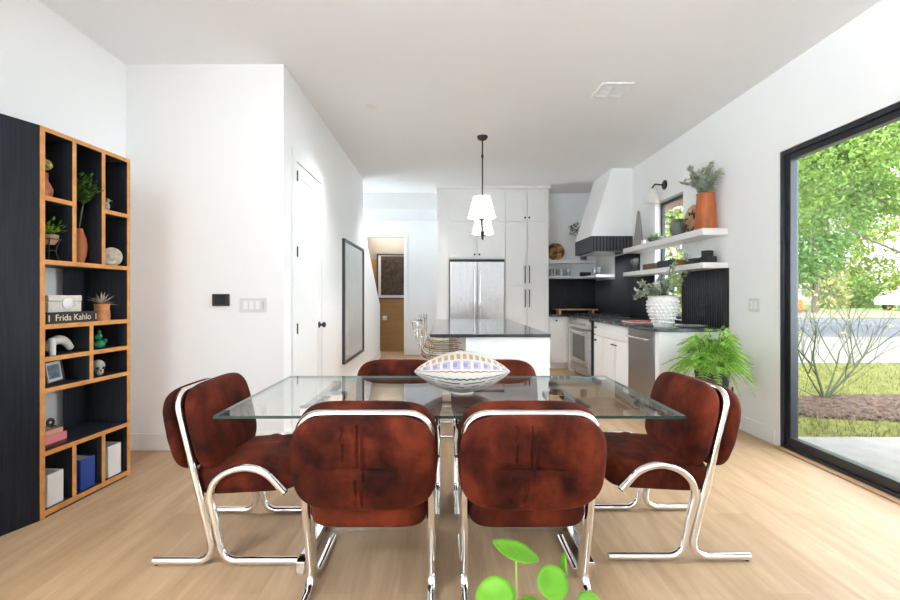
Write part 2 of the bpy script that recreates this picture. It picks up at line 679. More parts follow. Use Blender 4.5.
# powder room beyond the hall doorway
OCH = mat('ochre_panel', (0.36, 0.19, 0.065), .55, col2=(0.42, .23, .085), vscale=3, stretch=(1, 1, 4))
TAUPE = mat('taupe_plaster', (0.36, 0.32, 0.27), .85)
YP = 10.25
struct('wall_powder_room', bx(-2.3, -.3, YP, YP + .1, 0, 2.05), OCH)
struct('wall_powder_room_upper', bx(-2.3, -.3, YP, YP + .1, 2.05, 2.79), TAUPE)
bm = bx(-2.4, -2.3, YH + .12, YP + .1, 0, 2.79)
box(bm, -.3, -.2, YH + .12, YP + .1, 0, 2.79)
struct('wall_powder_room_side', bm, TAUPE)

# baseboards
BBH = .135
struct('baseboard_closet', bx(XL, XC + .014, YC - .014, YC, 0, BBH), TRIM, bevel=.004)
bm = bx(XC, XC + .014, YC, 3.84, 0, BBH)
box(bm, XC, XC + .014, 4.85, 9.19, 0, BBH)
struct('baseboard_hall', bm, TRIM, bevel=.004)
struct('baseboard_left', bx(XL, XL + .014, Y0, YC - .014, 0, BBH), TRIM, bevel=.004)
struct('baseboard_right', bx(XR - .014, XR, DY1 + .05, 4.43, 0, BBH), TRIM, bevel=.004)
struct('baseboard_hall_back', bx(dx1 + .085, -.117, YH - .014, YH, 0, BBH), TRIM, bevel=.004)

# closet door in the side of the block
d1 = thing('door_1', None, None, (XC, 3.945, 0))
d1['kind'] = 'structure'
mpD = lambda u, z, n: Vector((XC + n, u, z))


def shaker(bm, mp, u0, u1, z0, z1, n0=0.0, t=.02, rail=.06, rec=.008):
    mbox(bm, mp, u0, u0 + rail, z0, z1, n0, n0 + t)
    mbox(bm, mp, u1 - rail, u1, z0, z1, n0, n0 + t)
    mbox(bm, mp, u0 + rail, u1 - rail, z0, z0 + rail, n0, n0 + t)
    mbox(bm, mp, u0 + rail, u1 - rail, z1 - rail, z1, n0, n0 + t)
    mbox(bm, mp, u0 + rail, u1 - rail, z0 + rail, z1 - rail, n0, n0 + t - rec)
    return bm


bm = shaker(B(), mpD, 3.945, 4.74, .01, 2.375, 0, .012, .11, .008)
obj('door_panel', bm, TRIM, d1)
bm = B()
for a in ((3.845, 3.935, 0, 2.475), (4.75, 4.84, 0, 2.475), (3.935, 4.75, 2.385, 2.475)):
    mbox(bm, mpD, *a, 0, .02)
obj('casing', bm, TRIM, d1, bevel=.003)
for z in (.95, 1.61, 2.26):
    bm = tube(B(), [(XC + .022, 3.94, z - .045), (XC + .022, 3.94, z + .045)], .008, 8)
    obj('hinge', bm, BLACK, d1, label='small black hinge')
bm = lathe(B(), [(.032, 0), (.032, .008), (.012, .012), (.012, .03), (.026, .04), (.028, .058), (.018, .068), (0, .07)], seg=20)
bm.transform(Matrix.Translation((XC + .012, 4.66, .94)) @ Matrix.Rotation(PI / 2, 4, 'Y'))
obj('knob', bm, BLACK, d1, label='round black door knob')

# glass door in the right wall
w = thing('window_1', None, None, (XR, (DY0 + DY1) / 2, 0))
w['kind'] = 'structure'
bm = B()
mbox(bm, mpR, DY0, DY0 + .06, 0, DZ, .0, .12)
mbox(bm, mpR, DY1 - .04, DY1, 0, DZ, .0, .12)
mbox(bm, mpR, DY0 + .06, DY1 - .04, DZ - .04, DZ, .0, .12)
mbox(bm, mpR, DY0 + .06, DY1 - .04, 0, .035, .0, .12)
obj('frame', bm, BFRAME, w, bevel=.004)
bm = B()
mbox(bm, mpR, DY0 + .06, DY0 + .13, .035, DZ - .04, .02, .08)
mbox(bm, mpR, DY1 - .085, DY1 - .04, .035, DZ - .04, .02, .08)
mbox(bm, mpR, DY0 + .13, DY1 - .085, DZ - .085, DZ - .04, .02, .08)
mbox(bm, mpR, DY0 + .13, DY1 - .085, .035, .10, .02, .08)
obj('sash', bm, BFRAME, w, bevel=.004)
bm = mbox(B(), mpR, DY0 + .12, DY1 - .075, .09, DZ - .075, .046, .054)
obj('pane', bm, GLASS, w)
bm = mbox(B(), mpR, DY0, DY1, .0, .012, -.055, 0)
obj('threshold', bm, mat('oak_strip', (.42, .24, .12), .5), w, bevel=.003)
bm = B()
for a in ((DY1 + .0, DY1 + .05, 0, DZ + .05), (DY0 - .05, DY0, 0, DZ + .05), (DY0, DY1, DZ, DZ + .05)):
    mbox(bm, mpR, *a, -.006, 0)
struct('trim_2', bm, TRIM)

# kitchen window
w = thing('window_2', None, None, (XR, (WY0 + WY1) / 2, WZ0))
w['kind'] = 'structure'
bm = B()
for a in ((WY0, WY0 + .04, WZ0, WZ1), (WY1 - .04, WY1, WZ0, WZ1), (WY0 + .04, WY1 - .04, WZ1 - .04, WZ1), (WY0 + .04, WY1 - .04, WZ0, WZ0 + .04)):
    mbox(bm, mpR, *a, .075, .115)
obj('frame', bm, BFRAME, w, bevel=.003)
obj('pane', mbox(B(), mpR, WY0 + .04, WY1 - .04, WZ0 + .04, WZ1 - .04, .092, .098), GLASS, w)
# added unseen window at the stairs, lets daylight into the hall
w = thing('fill_window', None, None, (XL, 8.2, 1.5))
w['kind'] = 'structure'
bm = B()
for a in ((7.65, 7.71, 1.5, 2.4), (8.69, 8.75, 1.5, 2.4), (7.71, 8.69, 2.34, 2.4), (7.71, 8.69, 1.5, 1.56)):
    mbox(bm, mpL, *a, .08, .15)
obj('frame', bm, BFRAME, w)
obj('pane', mbox(B(), mpL, 7.7, 8.7, 1.55, 2.35, .11, .116), GLASS, w)

# ---------------------------------------------------------------- small wall and ceiling fittings
t = thing('thermostat', 'black touch screen control panel on the white wall beside the bookcase', 'control panel', (-1.775, YC, 1.198))
obj('housing', bx(-1.843, -1.707, YC - .02, YC, 1.15, 1.246), BLACK, t, bevel=.004)
obj('screen', bx(-1.815, -1.735, YC - .0215, YC - .02, 1.165, 1.235), mat('dark_screen', (.03, .032, .036), .15), t)
t = thing('light_switch', 'wide white four gang switch plate next to the black control panel', 'light switch', (-1.52, YC, 1.157))
obj('plate', bx(-1.628, -1.412, YC - .009, YC, 1.10, 1.214), mat('switch_plate', (.66, .66, .65), .4), t, bevel=.002)
for k in range(4):
    x = -1.604 + k * .048
    m = BLACK if k == 3 else TRIM
    obj('rocker', bx(x + .008, x + .040, YC - .011, YC - .007, 1.125, 1.19) if k < 3 else bx(x + .018, x + .024, YC - .011, YC - .007, 1.125, 1.19), mat('switch_gray', (.35, .35, .35), .5) if k == 3 else TRIM, t)
t = thing('light_switch', 'white double switch plate on the wall right of the ribbed backsplash', 'light switch', (XR, 4.06, 1.15))
obj('plate', mbox(B(), mpR, 3.99, 4.12, 1.09, 1.21, -.009, 0), mat('switch_plate', (.66, .66, .65), .4), t, bevel=.002)
for y in (4.008, 4.062):
    obj('rocker', mbox(B(), mpR, y, y + .036, 1.115, 1.185, -.011, -.007), TRIM, t)
t = thing('wall_outlet', 'black socket plate set in the black ribbed backsplash', 'socket', (XR - .03, 4.80, 1.14))
p = at(702, 311, 4.83)
obj('plate', mbox(B(), mpR, 4.75, 4.87, 1.02, 1.14, -.035, -.02), BLACK, t, bevel=.003)
for z in (1.05, 1.09):
    obj('socket', mbox(B(), mpR, 4.79, 4.83, z, z + .025, -.037, -.035), RIB, t)

t = thing('ceiling_vent', 'white rectangular air vent in the ceiling above the glass door', 'vent', (1.51, 4.12, ZC))
bm = B()
X0, X1, VY0, VY1 = 1.37, 1.65, 3.98, 4.26
for a in ((X0, X0 + .022, VY0, VY1), (X1 - .022, X1, VY0, VY1), (X0 + .022, X1 - .022, VY0, VY0 + .022), (X0 + .022, X1 - .022, VY1 - .022, VY1), (1.499, 1.521, VY0 + .022, VY1 - .022)):
    box(bm, *a, ZC - .012, ZC)
obj('frame', bm, TRIM, t, bevel=.002)
bm = B()
for k in range(9):
    y = VY0 + .03 + k * .0255
    hexa(bm, [(X0 + .022, y, ZC - .009), (X1 - .022, y, ZC - .009), (X1 - .022, y + .012, ZC - .003), (X0 + .022, y + .012, ZC - .003),
              (X0 + .022, y, ZC - .007), (X1 - .022, y, ZC - .007), (X1 - .022, y + .012, ZC - .001), (X0 + .022, y + .012, ZC - .001)])
obj('louver', bm, TRIM, t)
CANS = [(-.71, 4.48, 'round recessed ceiling light above the closet door'), (-.686, 7.34, 'round recessed ceiling light near the hall end')]
for x, y, lab in CANS:
    t = thing('recessed_light', lab, 'ceiling light', (x, y, ZC), group='recessed ceiling lights')
    bm = lathe(B(), [(.036, -.004), (.056, -.008), (.062, -.002), (.062, 0)], (x, y, ZC))
    obj('ring', bm, TRIM, t)
    bm = lathe(B(), [(0, -.0045), (.036, -.0045), (.036, -.001)], (x, y, ZC))
    obj('lens', bm, mat('frosted_lens', (.8, .8, .78), .5), t)

# large framed print on the closet wall
t = thing('framed_print', 'tall pale map print in a thin dark frame on the white closet wall', 'picture', (XC, 6.4, .37))
ya, yb, za, zb = 5.764, 7.17, .37, 1.955
bm = B()
for a in ((ya, ya + .035, za, zb), (yb - .035, yb, za, zb), (ya + .035, yb - .035, za, za + .035), (ya + .035, yb - .035, zb - .035, zb)):
    mbox(bm, mpD, *a, 0, .035)
obj('frame', bm, mat('charcoal_frame', (.035, .038, .045), .4), t)
obj('mat_board', mbox(B(), mpD, ya + .035, yb - .035, za + .035, zb - .035, .004, .014), PAPER, t)
obj('print', mbox(B(), mpD, ya + .14, yb - .14, za + .16, zb - .16, .014, .016), mat('pale_map', (.60, .61, .58), .8, col2=(.78, .77, .73), vscale=3.5, detail=9), t)
obj('glazing', mbox(B(), mpD, ya + .03, yb - .03, za + .03, zb - .03, .02, .023), GLASS, t)

# artwork and paper holder in the powder room
p0, p1 = at(377, 299, YP - .03), at(408, 254, YP - .03)
t = thing('framed_artwork', 'dark floral artwork in a thin frame on the ochre wall through the hall doorway', 'picture', (p0.x + .3, YP, p0.z))
xa, xb, za, zb = p0.x, p0.x + .80, p0.z, p1.z
bm = B()
for a in ((xa, xa + .025, za, zb), (xb - .025, xb, za, zb), (xa + .025, xb - .025, za, za + .025), (xa + .025, xb - .025, zb - .025, zb)):
    box(bm, a[0], a[1], YP - .035, YP, a[2], a[3])
obj('frame', bm, BLACK, t)
obj('mat_board', bx(xa + .025, xb - .025, YP - .015, YP - .003, za + .025, zb - .025), PAPER, t)
obj('print', bx(xa + .085, xb - .085, YP - .018, YP - .015, za + .085, zb - .05), mat('floral_print', (.006, .005, .005), .6, col2=(.10, .052, .022), vscale=12, detail=6), t)
p = at(386, 318, YP - .06)
t = thing('paper_holder', 'small black paper holder with a white roll on the ochre wall', 'paper holder', (p.x, YP, p.z))
obj('bracket', tube(B(), [(p.x - .09, YP, p.z), (p.x - .09, YP - .07, p.z), (p.x + .07, YP - .07, p.z)], .009, 8), BLACK, t)
obj('roll', tube(B(), [(p.x - .07, YP - .07, p.z), (p.x + .02, YP - .07, p.z)], .05, 18), PAPER, t)

# ================================================================== KITCHEN
mpB = lambda u, z, n: Vector((u, 7.71 - n, z))        # fronts of the tall cabinets face the camera
# fridge surround
t = thing('fridge_cabinet', 'tall white cabinet surround with two doors above the fridge', 'cabinet', (.45, 8.0, 0))
bm = bx(-.117, -.09, 7.72, YB - .02, 0, 3.03)
box(bm, -.09, .084, 7.735, 7.76, 0, 3.03)
box(bm, .06, .084, 7.76, YB - .02, 0, 1.85)
box(bm, .084, 1.02, 7.735, YB - .02, 1.85, 3.03)
obj('body', bm, CAB, t)
obj('crown', bx(-.14, 1.02, 7.68, YB - .02, 3.03, 3.078), CAB, t, bevel=.008)
for (u0, u1) in ((.092, .545), (.559, 1.012)):
    bm = shaker(B(), mpB, u0, u1, 1.868, 2.458, -.02)
    d = obj('door', bm, CAB, t, bevel=.0015)
    k = .512 if u0 < .3 else .592
    bm = lathe(B(), [(.007, 0), (.007, .015), (.016, .02), (.016, .028), (0, .03)], seg=14)
    bm.transform(Matrix.Translation((k, 7.71, 1.925)) @ Matrix.Rotation(PI / 2, 4, 'X'))
    obj('knob', bm, BLACK, d)
    obj('upper_panel', shaker(B(), mpB, u0, u1, 2.480, 3.0, -.02), CAB, t, bevel=.0015)
# pantry
t = thing('pantry_cabinet', 'tall white pantry cabinet with three tiers of doors right of the fridge', 'cabinet', (1.39, 8.0, 0))
bm = bx(1.02, 1.76, 7.735, YB - .02, .1, 3.03)
box(bm, 1.02, 1.76, 7.78, YB - .02, 0, .1)
obj('body', bm, CAB, t)
obj('crown', bx(1.02, 1.785, 7.68, YB - .02, 3.03, 3.078), CAB, t, bevel=.008)
for (u0, u1) in ((1.030, 1.384), (1.398, 1.752)):
    for (z0, z1, kind) in ((.11, 1.388, 'low'), (1.406, 2.458, 'mid'), (2.480, 3.0, 'top')):
        d = obj('door', shaker(B(), mpB, u0, u1, z0, z1, -.02), CAB, t, bevel=.0015)
        k = 1.355 if u0 < 1.2 else 1.427
        if kind == 'top':
            bm = lathe(B(), [(.007, 0), (.007, .015), (.016, .02), (.016, .028), (0, .03)], seg=14)
            bm.transform(Matrix.Translation((k, 7.71, 2.54)) @ Matrix.Rotation(PI / 2, 4, 'X'))
            obj('knob', bm, BLACK, d)
        else:
            za, zb = (1.05, 1.33) if kind == 'low' else (1.45, 1.73)
            bm = tube(B(), fillet([(k, 7.71, za), (k, 7.675, za), (k, 7.675, zb), (k, 7.71, zb)], [.012, .012], 3), .008, 8)
            obj('handle', bm, BLACK, d)
# fridge
t = thing('refrigerator', 'stainless french door refrigerator built in between white cabinets', 'refrigerator', (.55, 8.0, 0))
obj('body', bx(.092, 1.012, 7.73, YB - .03, .02, 1.83), mat('fridge_body', (.06, .06, .065), .5), t)
obj('grille', bx(.092, 1.012, 7.70, 7.73, 1.805, 1.845), BLACK, t)
for (u0, u1, k) in ((.096, .549, .508), (.555, 1.008, .597)):
    d = obj('door', bx(u0, u1, 7.655, 7.73, .62, 1.80), STEEL, t, bevel=.006)
    bm = tube(B(), fillet([(k, 7.655, .72), (k, 7.60, .72), (k, 7.60, 1.66), (k, 7.655, 1.66)], [.02, .02], 4), .013, 10)
    obj('handle', bm, CHROME, d)
d = obj('drawer', bx(.096, 1.008, 7.655, 7.73, .06, .61), STEEL, t, bevel=.006)
obj('handle', tube(B(), fillet([(.2, 7.655, .53), (.2, 7.60, .53), (.9, 7.60, .53), (.9, 7.655, .53)], [.02, .02], 4), .013, 10), CHROME, d)

# ribbed backsplash on both walls
bb = bx(1.76, XR - .002, YB - .008, YB, .914, 1.535)
bm = B()
u = 1.775
while u < XR - .03:
    box(bm, u, u + .02, YB - .02, YB - .008, .914, 1.535)
    u += .027
sb = struct('wall_backsplash_back', bb, RBACK)
obj('ribs', bm, RIB, sb, bevel=.006)
bm = B()
bb = B()
u = 4.435
mbox(bb, mpR, 4.43, WY0, .914, 1.50, -.008, 0)
mbox(bb, mpR, WY1, YB - .02, .914, 1.50, -.008, 0)
mbox(bb, mpR, 6.42, 7.34, 1.50, 1.86, -.008, 0)
mbox(bb, mpR, WY0, WY1, .914, .95, -.008, 0)
while u < YB - .05:
    if not (WY0 - .03 < u < WY1 + .01):
        mbox(bm, mpR, u, u + .030, .914, 1.86 if 6.42 < u < 7.31 else 1.50, -.022, -.008)
    u += .042
sb = struct('wall_backsplash_right', bb, RBACK)
obj('ribs', bm, RIB, sb, bevel=.008)
struct('trim_3', mbox(B(), mpR, 4.415, 4.43, .914, 1.50, -.024, 0), BLACK)

# base cabinets
XF = 2.09
mpW = lambda u, z, n: Vector((XF - n, u, z))          # fronts on the right wall face the island
t = thing('base_cabinet', 'white sink base cabinet with a drawer front between range and dishwasher', 'cabinet', (2.4, 5.8, 0))
bm = bx(XF + .02, XR - .02, 5.22, 6.42, .1, .884)
box(bm, XF + .08, XR - .02, 5.22, 6.42, 0, .1)
obj('body', bm, CAB, t)


def knobW(y, z, parent):
    bm = lathe(B(), [(.007, 0), (.007, .015), (.015, .02), (.015, .028), (0, .03)], seg=14)
    bm.transform(Matrix.Translation((XF, y, z)) @ Matrix.Rotation(-PI / 2, 4, 'Y'))
    obj('knob', bm, BLACK, parent)


d = obj('drawer', shaker(B(), mpW, 5.228, 6.412, .705, .872, -.02, rail=.04), CAB, t, bevel=.0015)
knobW(6.3, .80, d)
for (u0, u1, k) in ((6.062, 6.412, 6.30), (5.648, 6.048, 5.69), (5.228, 5.634, 5.59)):
    d = obj('door', shaker(B(), mpW, u0, u1, .11, .69, -.02), CAB, t, bevel=.0015)
    if k > 6.2:
        knobW(k, .63, d)
    else:
        obj('handle', tube(B(), [(XF, k - .02, .63), (XF - .02, k - .02, .63), (XF - .02, k + .02, .63), (XF, k + .02, .63)], .007, 8), BLACK, d)
t = thing('corner_cabinet', 'white one door base cabinet in the kitchen corner left of the range', 'cabinet', (2.0, 8.0, 0))
bm = bx(1.762, XR - .03, 7.735, YB - .02, .1, .884)
box(bm, 1.762, XR - .03, 7.80, YB - .02, 0, .1)
obj('body', bm, CAB, t)
d = obj('door', shaker(B(), mpB, 1.768, 2.07, .11, .875, -.02), CAB, t, bevel=.0015)
bm = lathe(B(), [(.007, 0), (.007, .015), (.016, .02), (.016, .028), (0, .03)], seg=14)
bm.transform(Matrix.Translation((1.88, 7.71, .82)) @ Matrix.Rotation(PI / 2, 4, 'X'))
obj('knob', bm, BLACK, d)
# dishwasher with its white end panel
t = thing('dishwasher', 'stainless dishwasher at the near end of the black counter', 'dishwasher', (2.4, 4.9, 0))
obj('body', bx(XF + .03, XR - .02, 4.56, 5.21, .08, .88), BLACK, t)
d = obj('door', bx(XF - .005, XF + .03, 4.565, 5.205, .11, .875), DSTEEL, t, bevel=.004)
obj('handle', tube(B(), fillet([(XF - .005, 4.63, .79), (XF - .055, 4.63, .79), (XF - .055, 5.14, .79), (XF - .005, 5.14, .79)], [.015, .015], 4), .012, 10), CHROME, d, label='chrome bar handle')
obj('toe_kick', bx(XF + .06, XR - .02, 4.565, 5.205, 0, .08), BLACK, t)
t = thing('end_panel', 'plain white cabinet end panel beside the dishwasher behind the fern', 'cabinet panel', (2.4, 4.5, 0))
obj('panel', bx(XF, XR - .015, 4.47, 4.555, 0, .884), CAB, t, bevel=.002)
obj('baseboard', bx(XF, XR - .015, 4.458, 4.47, 0, .12), TRIM, t)
# worktops
t = obj('worktop', bx(2.05, XR - .024, 4.43, 6.425, .884, .914), STONE, bevel=.003)
tag(t, 'long dark stone worktop running under the kitchen window', 'worktop')
bm = bx(1.762, XR - .024, 7.68, YB - .022, .884, .914)
box(bm, 2.05, XR - .024, 7.405, 7.68, .884, .914)
t = obj('worktop', bm, STONE)
tag(t, 'short dark stone worktop in the kitchen corner left of the range', 'worktop')
t = obj('filler_cabinet', bx(XF, XR - .03, 7.405, 7.70, 0, .884), CAB)
tag(t, 'narrow white cabinet filler between the range and the corner cabinet', 'cabinet')

# range
RY0, RY1, RX = 6.44, 7.39, 2.035
t = thing('range_cooker', 'stainless gas range with oven door under the white hood', 'range', (2.4, 6.9, 0))
obj('body', bx(RX + .03, XR - .03, RY0, RY1, .06, .905), mat('range_side', (.02, .02, .022), .4), t)
mpK = lambda u, z, n: Vector((RX - n, u, z))
STEEL2 = steel_mat('range_steel', (.52, .52, .515), .28, (1, 60, 1))
d = obj('oven_door', mbox(B(), mpK, RY0 + .01, RY1 - .01, .21, .74, -.03, .015), STEEL2, t, bevel=.004)
obj('oven_window', mbox(B(), mpK, RY0 + .17, RY1 - .17, .29, .65, .015, .018), mat('oven_glass', (.07, .066, .062), .15), d)
obj('handle', tube(B(), fillet([(RX - .015, RY0 + .05, .71), (RX - .07, RY0 + .05, .71), (RX - .07, RY1 - .05, .71), (RX - .015, RY1 - .05, .71)], [.015, .015], 4), .013, 10), CHROME, d)
d = obj('drawer', mbox(B(), mpK, RY0 + .01, RY1 - .01, .07, .20, -.03, .01), STEEL2, t, bevel=.004)
bm = B()
hexa(bm, [mpK(RY0, .755, -.03), mpK(RY1, .755, -.03), mpK(RY1, .755, .045), mpK(RY0, .755, .045), mpK(RY0, .905, -.03), mpK(RY1, .905, -.03), mpK(RY1, .895, .02), mpK(RY0, .895, .02)])
cp = obj('control_panel', bm, STEEL2, t, bevel=.004)
for k in range(6):
    bm = lathe(B(), [(.024, 0), (.024, .006), (.019, .01), (.019, .035), (0, .037)], seg=16)
    bm.transform(Matrix.Translation((RX - .033, RY0 + .10 + k * .15, .825)) @ Matrix.Rotation(-PI / 2 - .17, 4, 'Y'))
    obj('knob', bm, STEEL2, cp)
obj('cooktop', bx(RX - .01, XR - .03, RY0, RY1, .905, .92), mat('cooktop', (.03, .03, .033), .3), t, bevel=.003)
for k in range(3):
    a = RY0 + .025 + k * .31
    bm = B()
    for q in range(5):
        x = RX + .05 + q * .13
        box(bm, x, x + .014, a, a + .28, .935, .953)
    for q in (0, .133, .266):
        box(bm, RX + .03, XR - .06, a + q, a + q + .014, .935, .953)
    for x in (RX + .05, XR - .1):
        for q in (0, .266):
            box(bm, x, x + .014, a + q, a + q + .014, .92, .936)
    obj('grate', bm, BLACK, t)

# hood
HY0, HY1 = 6.66, 7.47
t = thing('range_hood', 'white sloped plaster range hood with a black ribbed band', 'range hood', (2.45, 7.05, 1.87))
bm = B()
xb_, xt_ = 2.128, 2.43
hexa(bm, [(xb_, HY0, 2.10), (XR, HY0, 2.10), (XR, HY1, 2.10), (xb_, HY1, 2.10), (xt_, HY0, ZC), (XR, HY0, ZC), (XR, HY1, ZC), (xt_, HY1, ZC)])
obj('hood_body', bm, WALL, t)
obj('band', bx(xb_ + .014, XR, HY0 + .014, HY1 - .014, 1.885, 2.10), RBACK, t)
bm = B()
u = xb_
while u < XR - .01:
    box(bm, u, u + .030, HY0, HY0 + .014, 1.885, 2.10)
    box(bm, u, u + .026, HY1 - .014, HY1, 1.885, 2.10)
    u += .048
u = HY0 + .014
while u < HY1 - .03:
    box(bm, xb_, xb_ + .014, u, u + .026, 1.885, 2.10)
    u += .036
RIB2 = mat('hood_ribs', (0.060, 0.068, 0.088), 0.3)  # rib highlights put into the colour as a lighter slate
obj('band_ribs', bm, RIB2, t, bevel=.006)
obj('filter_panel', bx(xb_ + .05, XR - .05, HY0 + .05, HY1 - .05, 1.87, 1.885), STEEL, t)

# shelves
def shelf(name, label, *a):
    o = obj(name, bx(*a), TRIM, bevel=.004)
    tag(o, label, 'shelf', 'white floating kitchen shelves')


SU, SLO, SX = 1.885, 1.555, 2.49
shelf('floating_shelf', 'upper thick white shelf crossing the kitchen window, holding the terracotta vase', SX, XR, 4.43, 6.40, SU - .065, SU)
shelf('floating_shelf', 'lower thick white shelf crossing the kitchen window, directly above the ribbed tile', SX, XR, 4.43, 6.40, SLO - .055, SLO)
shelf('corner_shelf', 'upper white corner shelf left of the hood, holding the round woven disc', 1.765, XR - .1, 7.98, YB, 1.80, 1.856)
bm = bx(1.765, XR, 7.98, YB, 1.535, 1.575)
box(bm, XR - .3, XR, 7.36, 7.98, 1.535, 1.575)
o = tag(obj('corner_shelf', bm, TRIM), 'lower white corner shelf under the hood, holding clear glasses', 'shelf', 'white floating kitchen shelves')

# island
t = thing('kitchen_island', 'white kitchen island with a dark polished stone top', 'kitchen island', (.5, 5.0, 0))
IY0, IY1 = 3.83, 6.30
obj('countertop', bx(-.117, .89, IY0, IY1, .886, .912), mat('polished_dark_stone', (.05, .053, .058), .12, var=.2, vscale=8), t, bevel=.003)
bm = bx(.19, .845, IY0 + .035, IY1 - .03, 0, .886)
obj('body', bm, CAB, t)
obj('side_panel', bx(.845, .875, IY0 + .03, IY1 - .03, 0, .886), CAB, t, bevel=.002)
obj('front_panel', bx(.183, .843, IY0 + .025, IY0 + .035, .0, .884), CAB, t, bevel=.002)
for k in range(4):
    mpI = lambda u, z, n: Vector((.875 + n, u, z))
    a = IY0 + .05 + k * .595
    d = obj('drawer', shaker(B(), mpI, a, a + .585, .62, .87, 0, .018, .05), CAB, t)
    obj('handle', tube(B(), [(.893, a + .2, .75), (.92, a + .2, .75), (.92, a + .38, .75), (.893, a + .38, .75)], .007, 8), BLACK, d)
    obj('door', shaker(B(), mpI, a, a + .585, .11, .61, 0, .018, .06), CAB, t)

# wire counter stools
def make_stool(label):
    t = thing('wire_stool', label, 'stool', (0, 0, 0), 0, 'wire counter stools under the island overhang')
    prof = spline([(.21, .63), (.15, .645), (.0, .64), (-.13, .65), (-.2, .70), (-.235, .80), (-.27, .92), (-.29, 1.0)], 4)
    prof = [Vector((0, p[0], p[1])) for p in [(q[0], q[1]) for q in prof]]
    n = len(prof)

    def pt(u, i):
        f = i / (n - 1)
        p = prof[i]
        wd = .25 * (1 - .18 * (2 * f - 1) ** 2) * (1.0 if f < .7 else 1 - (f - .7) ** 2 * 6)
        back = max(0, (f - .45) / .55)
        return Vector((u * wd, p.y + .09 * u * u * back, p.z + .07 * u * u * (1 - back)))
    bm = B()
    for k in range(9):
        u = -1 + k * .25
        tube(bm, [pt(u, i) for i in range(n)], .003 if abs(u) < .99 else .006, 5)
    for i in range(0, n, 4):
        tube(bm, [pt(-1 + k * .2, i) for k in range(11)], .003 if 0 < i < n - 1 else .006, 5)
    obj('wire_seat', bm, CHROME, t, world=False)
    for sx in (-1, 1):
        bm = tube(B(), fillet([(sx * .17, .13, .642), (sx * .23, .22, .011), (sx * .23, -.22, .011), (sx * .17, -.12, .65)], [.04, .04], 5), .009, 8)
        obj('leg', bm, CHROME, t, world=False)
    bm = tube(B(), [(-.205, .185, .25), (.205, .185, .25)], .008, 8)
    obj('foot_rail', bm, CHROME, t, world=False)
    return t


s0 = make_stool('chrome wire counter stool at the near end of the island')
s0.location = (-.01, 4.22, 0)
s0.rotation_euler = (0, 0, -PI / 2)
dup(s0, (-.01, 4.86, 0), -PI / 2, 'chrome wire counter stool in the middle of the row beside the island')
dup(s0, (-.01, 5.50, 0), -PI / 2, 'chrome wire counter stool at the far end of the row beside the island')

# pendant over the island
t = thing('pendant_light', 'black two light pendant with white cone shades over the island', 'pendant light', (.45, 5.33, 1.88))
px, pyc = .445, 5.33
bm = lathe(B(), [(0, -.05), (.02, -.05), (.05, -.035), (.062, -.012), (.062, 0)], (px, pyc, ZC))
obj('canopy', bm, BLACK, t)
bm = tube(B(), [(px, pyc, ZC - .04), (px, pyc, 1.99)], .008, 10)
for z in (2.85, 2.36):
    lathe(bm, [(.012, -.02), (.014, 0), (.012, .02)], (px, pyc, z), 10)
lathe(bm, [(.012, 2.24), (.014, 2.40), (.008, 2.41)], (px, pyc, 0), 10)
obj('rod', bm, BLACK, t)
bm = lathe(B(), [(0, 1.88), (.012, 1.89), (.014, 1.93), (.028, 1.96), (.014, 1.985), (.012, 2.03), (0, 2.035)], (px, pyc, 0), 14)
obj('finial', bm, BLACK, t)
for s in (-1, 1):
    ye = pyc + s * .62
    xe = px + s * .058
    bm = tube(B(), spline([(px, pyc, 1.99), (px + s * .019, pyc + s * .2, 1.955), (px + s * .042, pyc + s * .45, 1.95), (xe, ye, 1.995)], 6), .009, 8)
    a = obj('arm', bm, BLACK, t)
    bm = lathe(B(), [(0, -.05), (.01, -.045), (.012, 0), (.045, .01), (.045, .018), (.02, .022), (.02, .08), (0, .08)], (xe, ye, 2.0), 16)
    obj('socket', bm, BLACK, a)
    bm = lathe(B(), [(.140, 2.035), (.086, 2.245), (.083, 2.245), (.137, 2.035)], (xe, ye, 0), 36, cap=False)
    lathe(bm, [(0, 2.236), (.086, 2.236), (.086, 2.240), (0, 2.240)], (xe, ye, 0), 36)  # added top disc, keeps bulb glow off the ceiling
    obj('shade', bm, SHADE, t)
    bm = ball(B(), (xe, ye, 2.12), .03, 1, 1, 1.2, 14, 8)
    obj('bulb', bm, mat('bulb', (1, 1, 1), .5, emit=(1, .92, .82), estr=2), a)

# sconce above the kitchen window
t = thing('wall_sconce', 'black swing arm wall sconce with a white shade above the kitchen window', 'wall lamp', (XR, 5.65, 2.6))
bm = lathe(B(), [(.05, 0), (.058, .004), (.058, .018), (.02, .024), (0, .025)], seg=22)
bm.transform(Matrix.Translation((XR, 5.69, 2.605)) @ Matrix.Rotation(-PI / 2, 4, 'Y'))
obj('backplate', bm, BLACK, t)
bm = tube(B(), fillet([(XR - .02, 5.69, 2.605), (XR - .06, 5.69, 2.605), (XR - .13, 5.69, 2.615), (XR - .165, 5.69, 2.56)], [.03, .03], 5), .009, 10)
obj('arm', bm, BLACK, t)
bm = lathe(B(), [(.086, 2.37), (.054, 2.545), (.051, 2.545), (.083, 2.37)], (XR - .165, 5.69, 0), 30, cap=False)
obj('shade', bm, SHADE, t)
bm = lathe(B(), [(0, 2.39), (.02, 2.40), (.028, 2.44), (.018, 2.48), (.018, 2.55), (.0, 2.57)], (XR - .165, 5.69, 0), 14)
obj('bulb', bm, mat('bulb_off', (.8, .8, .78), .3), t)

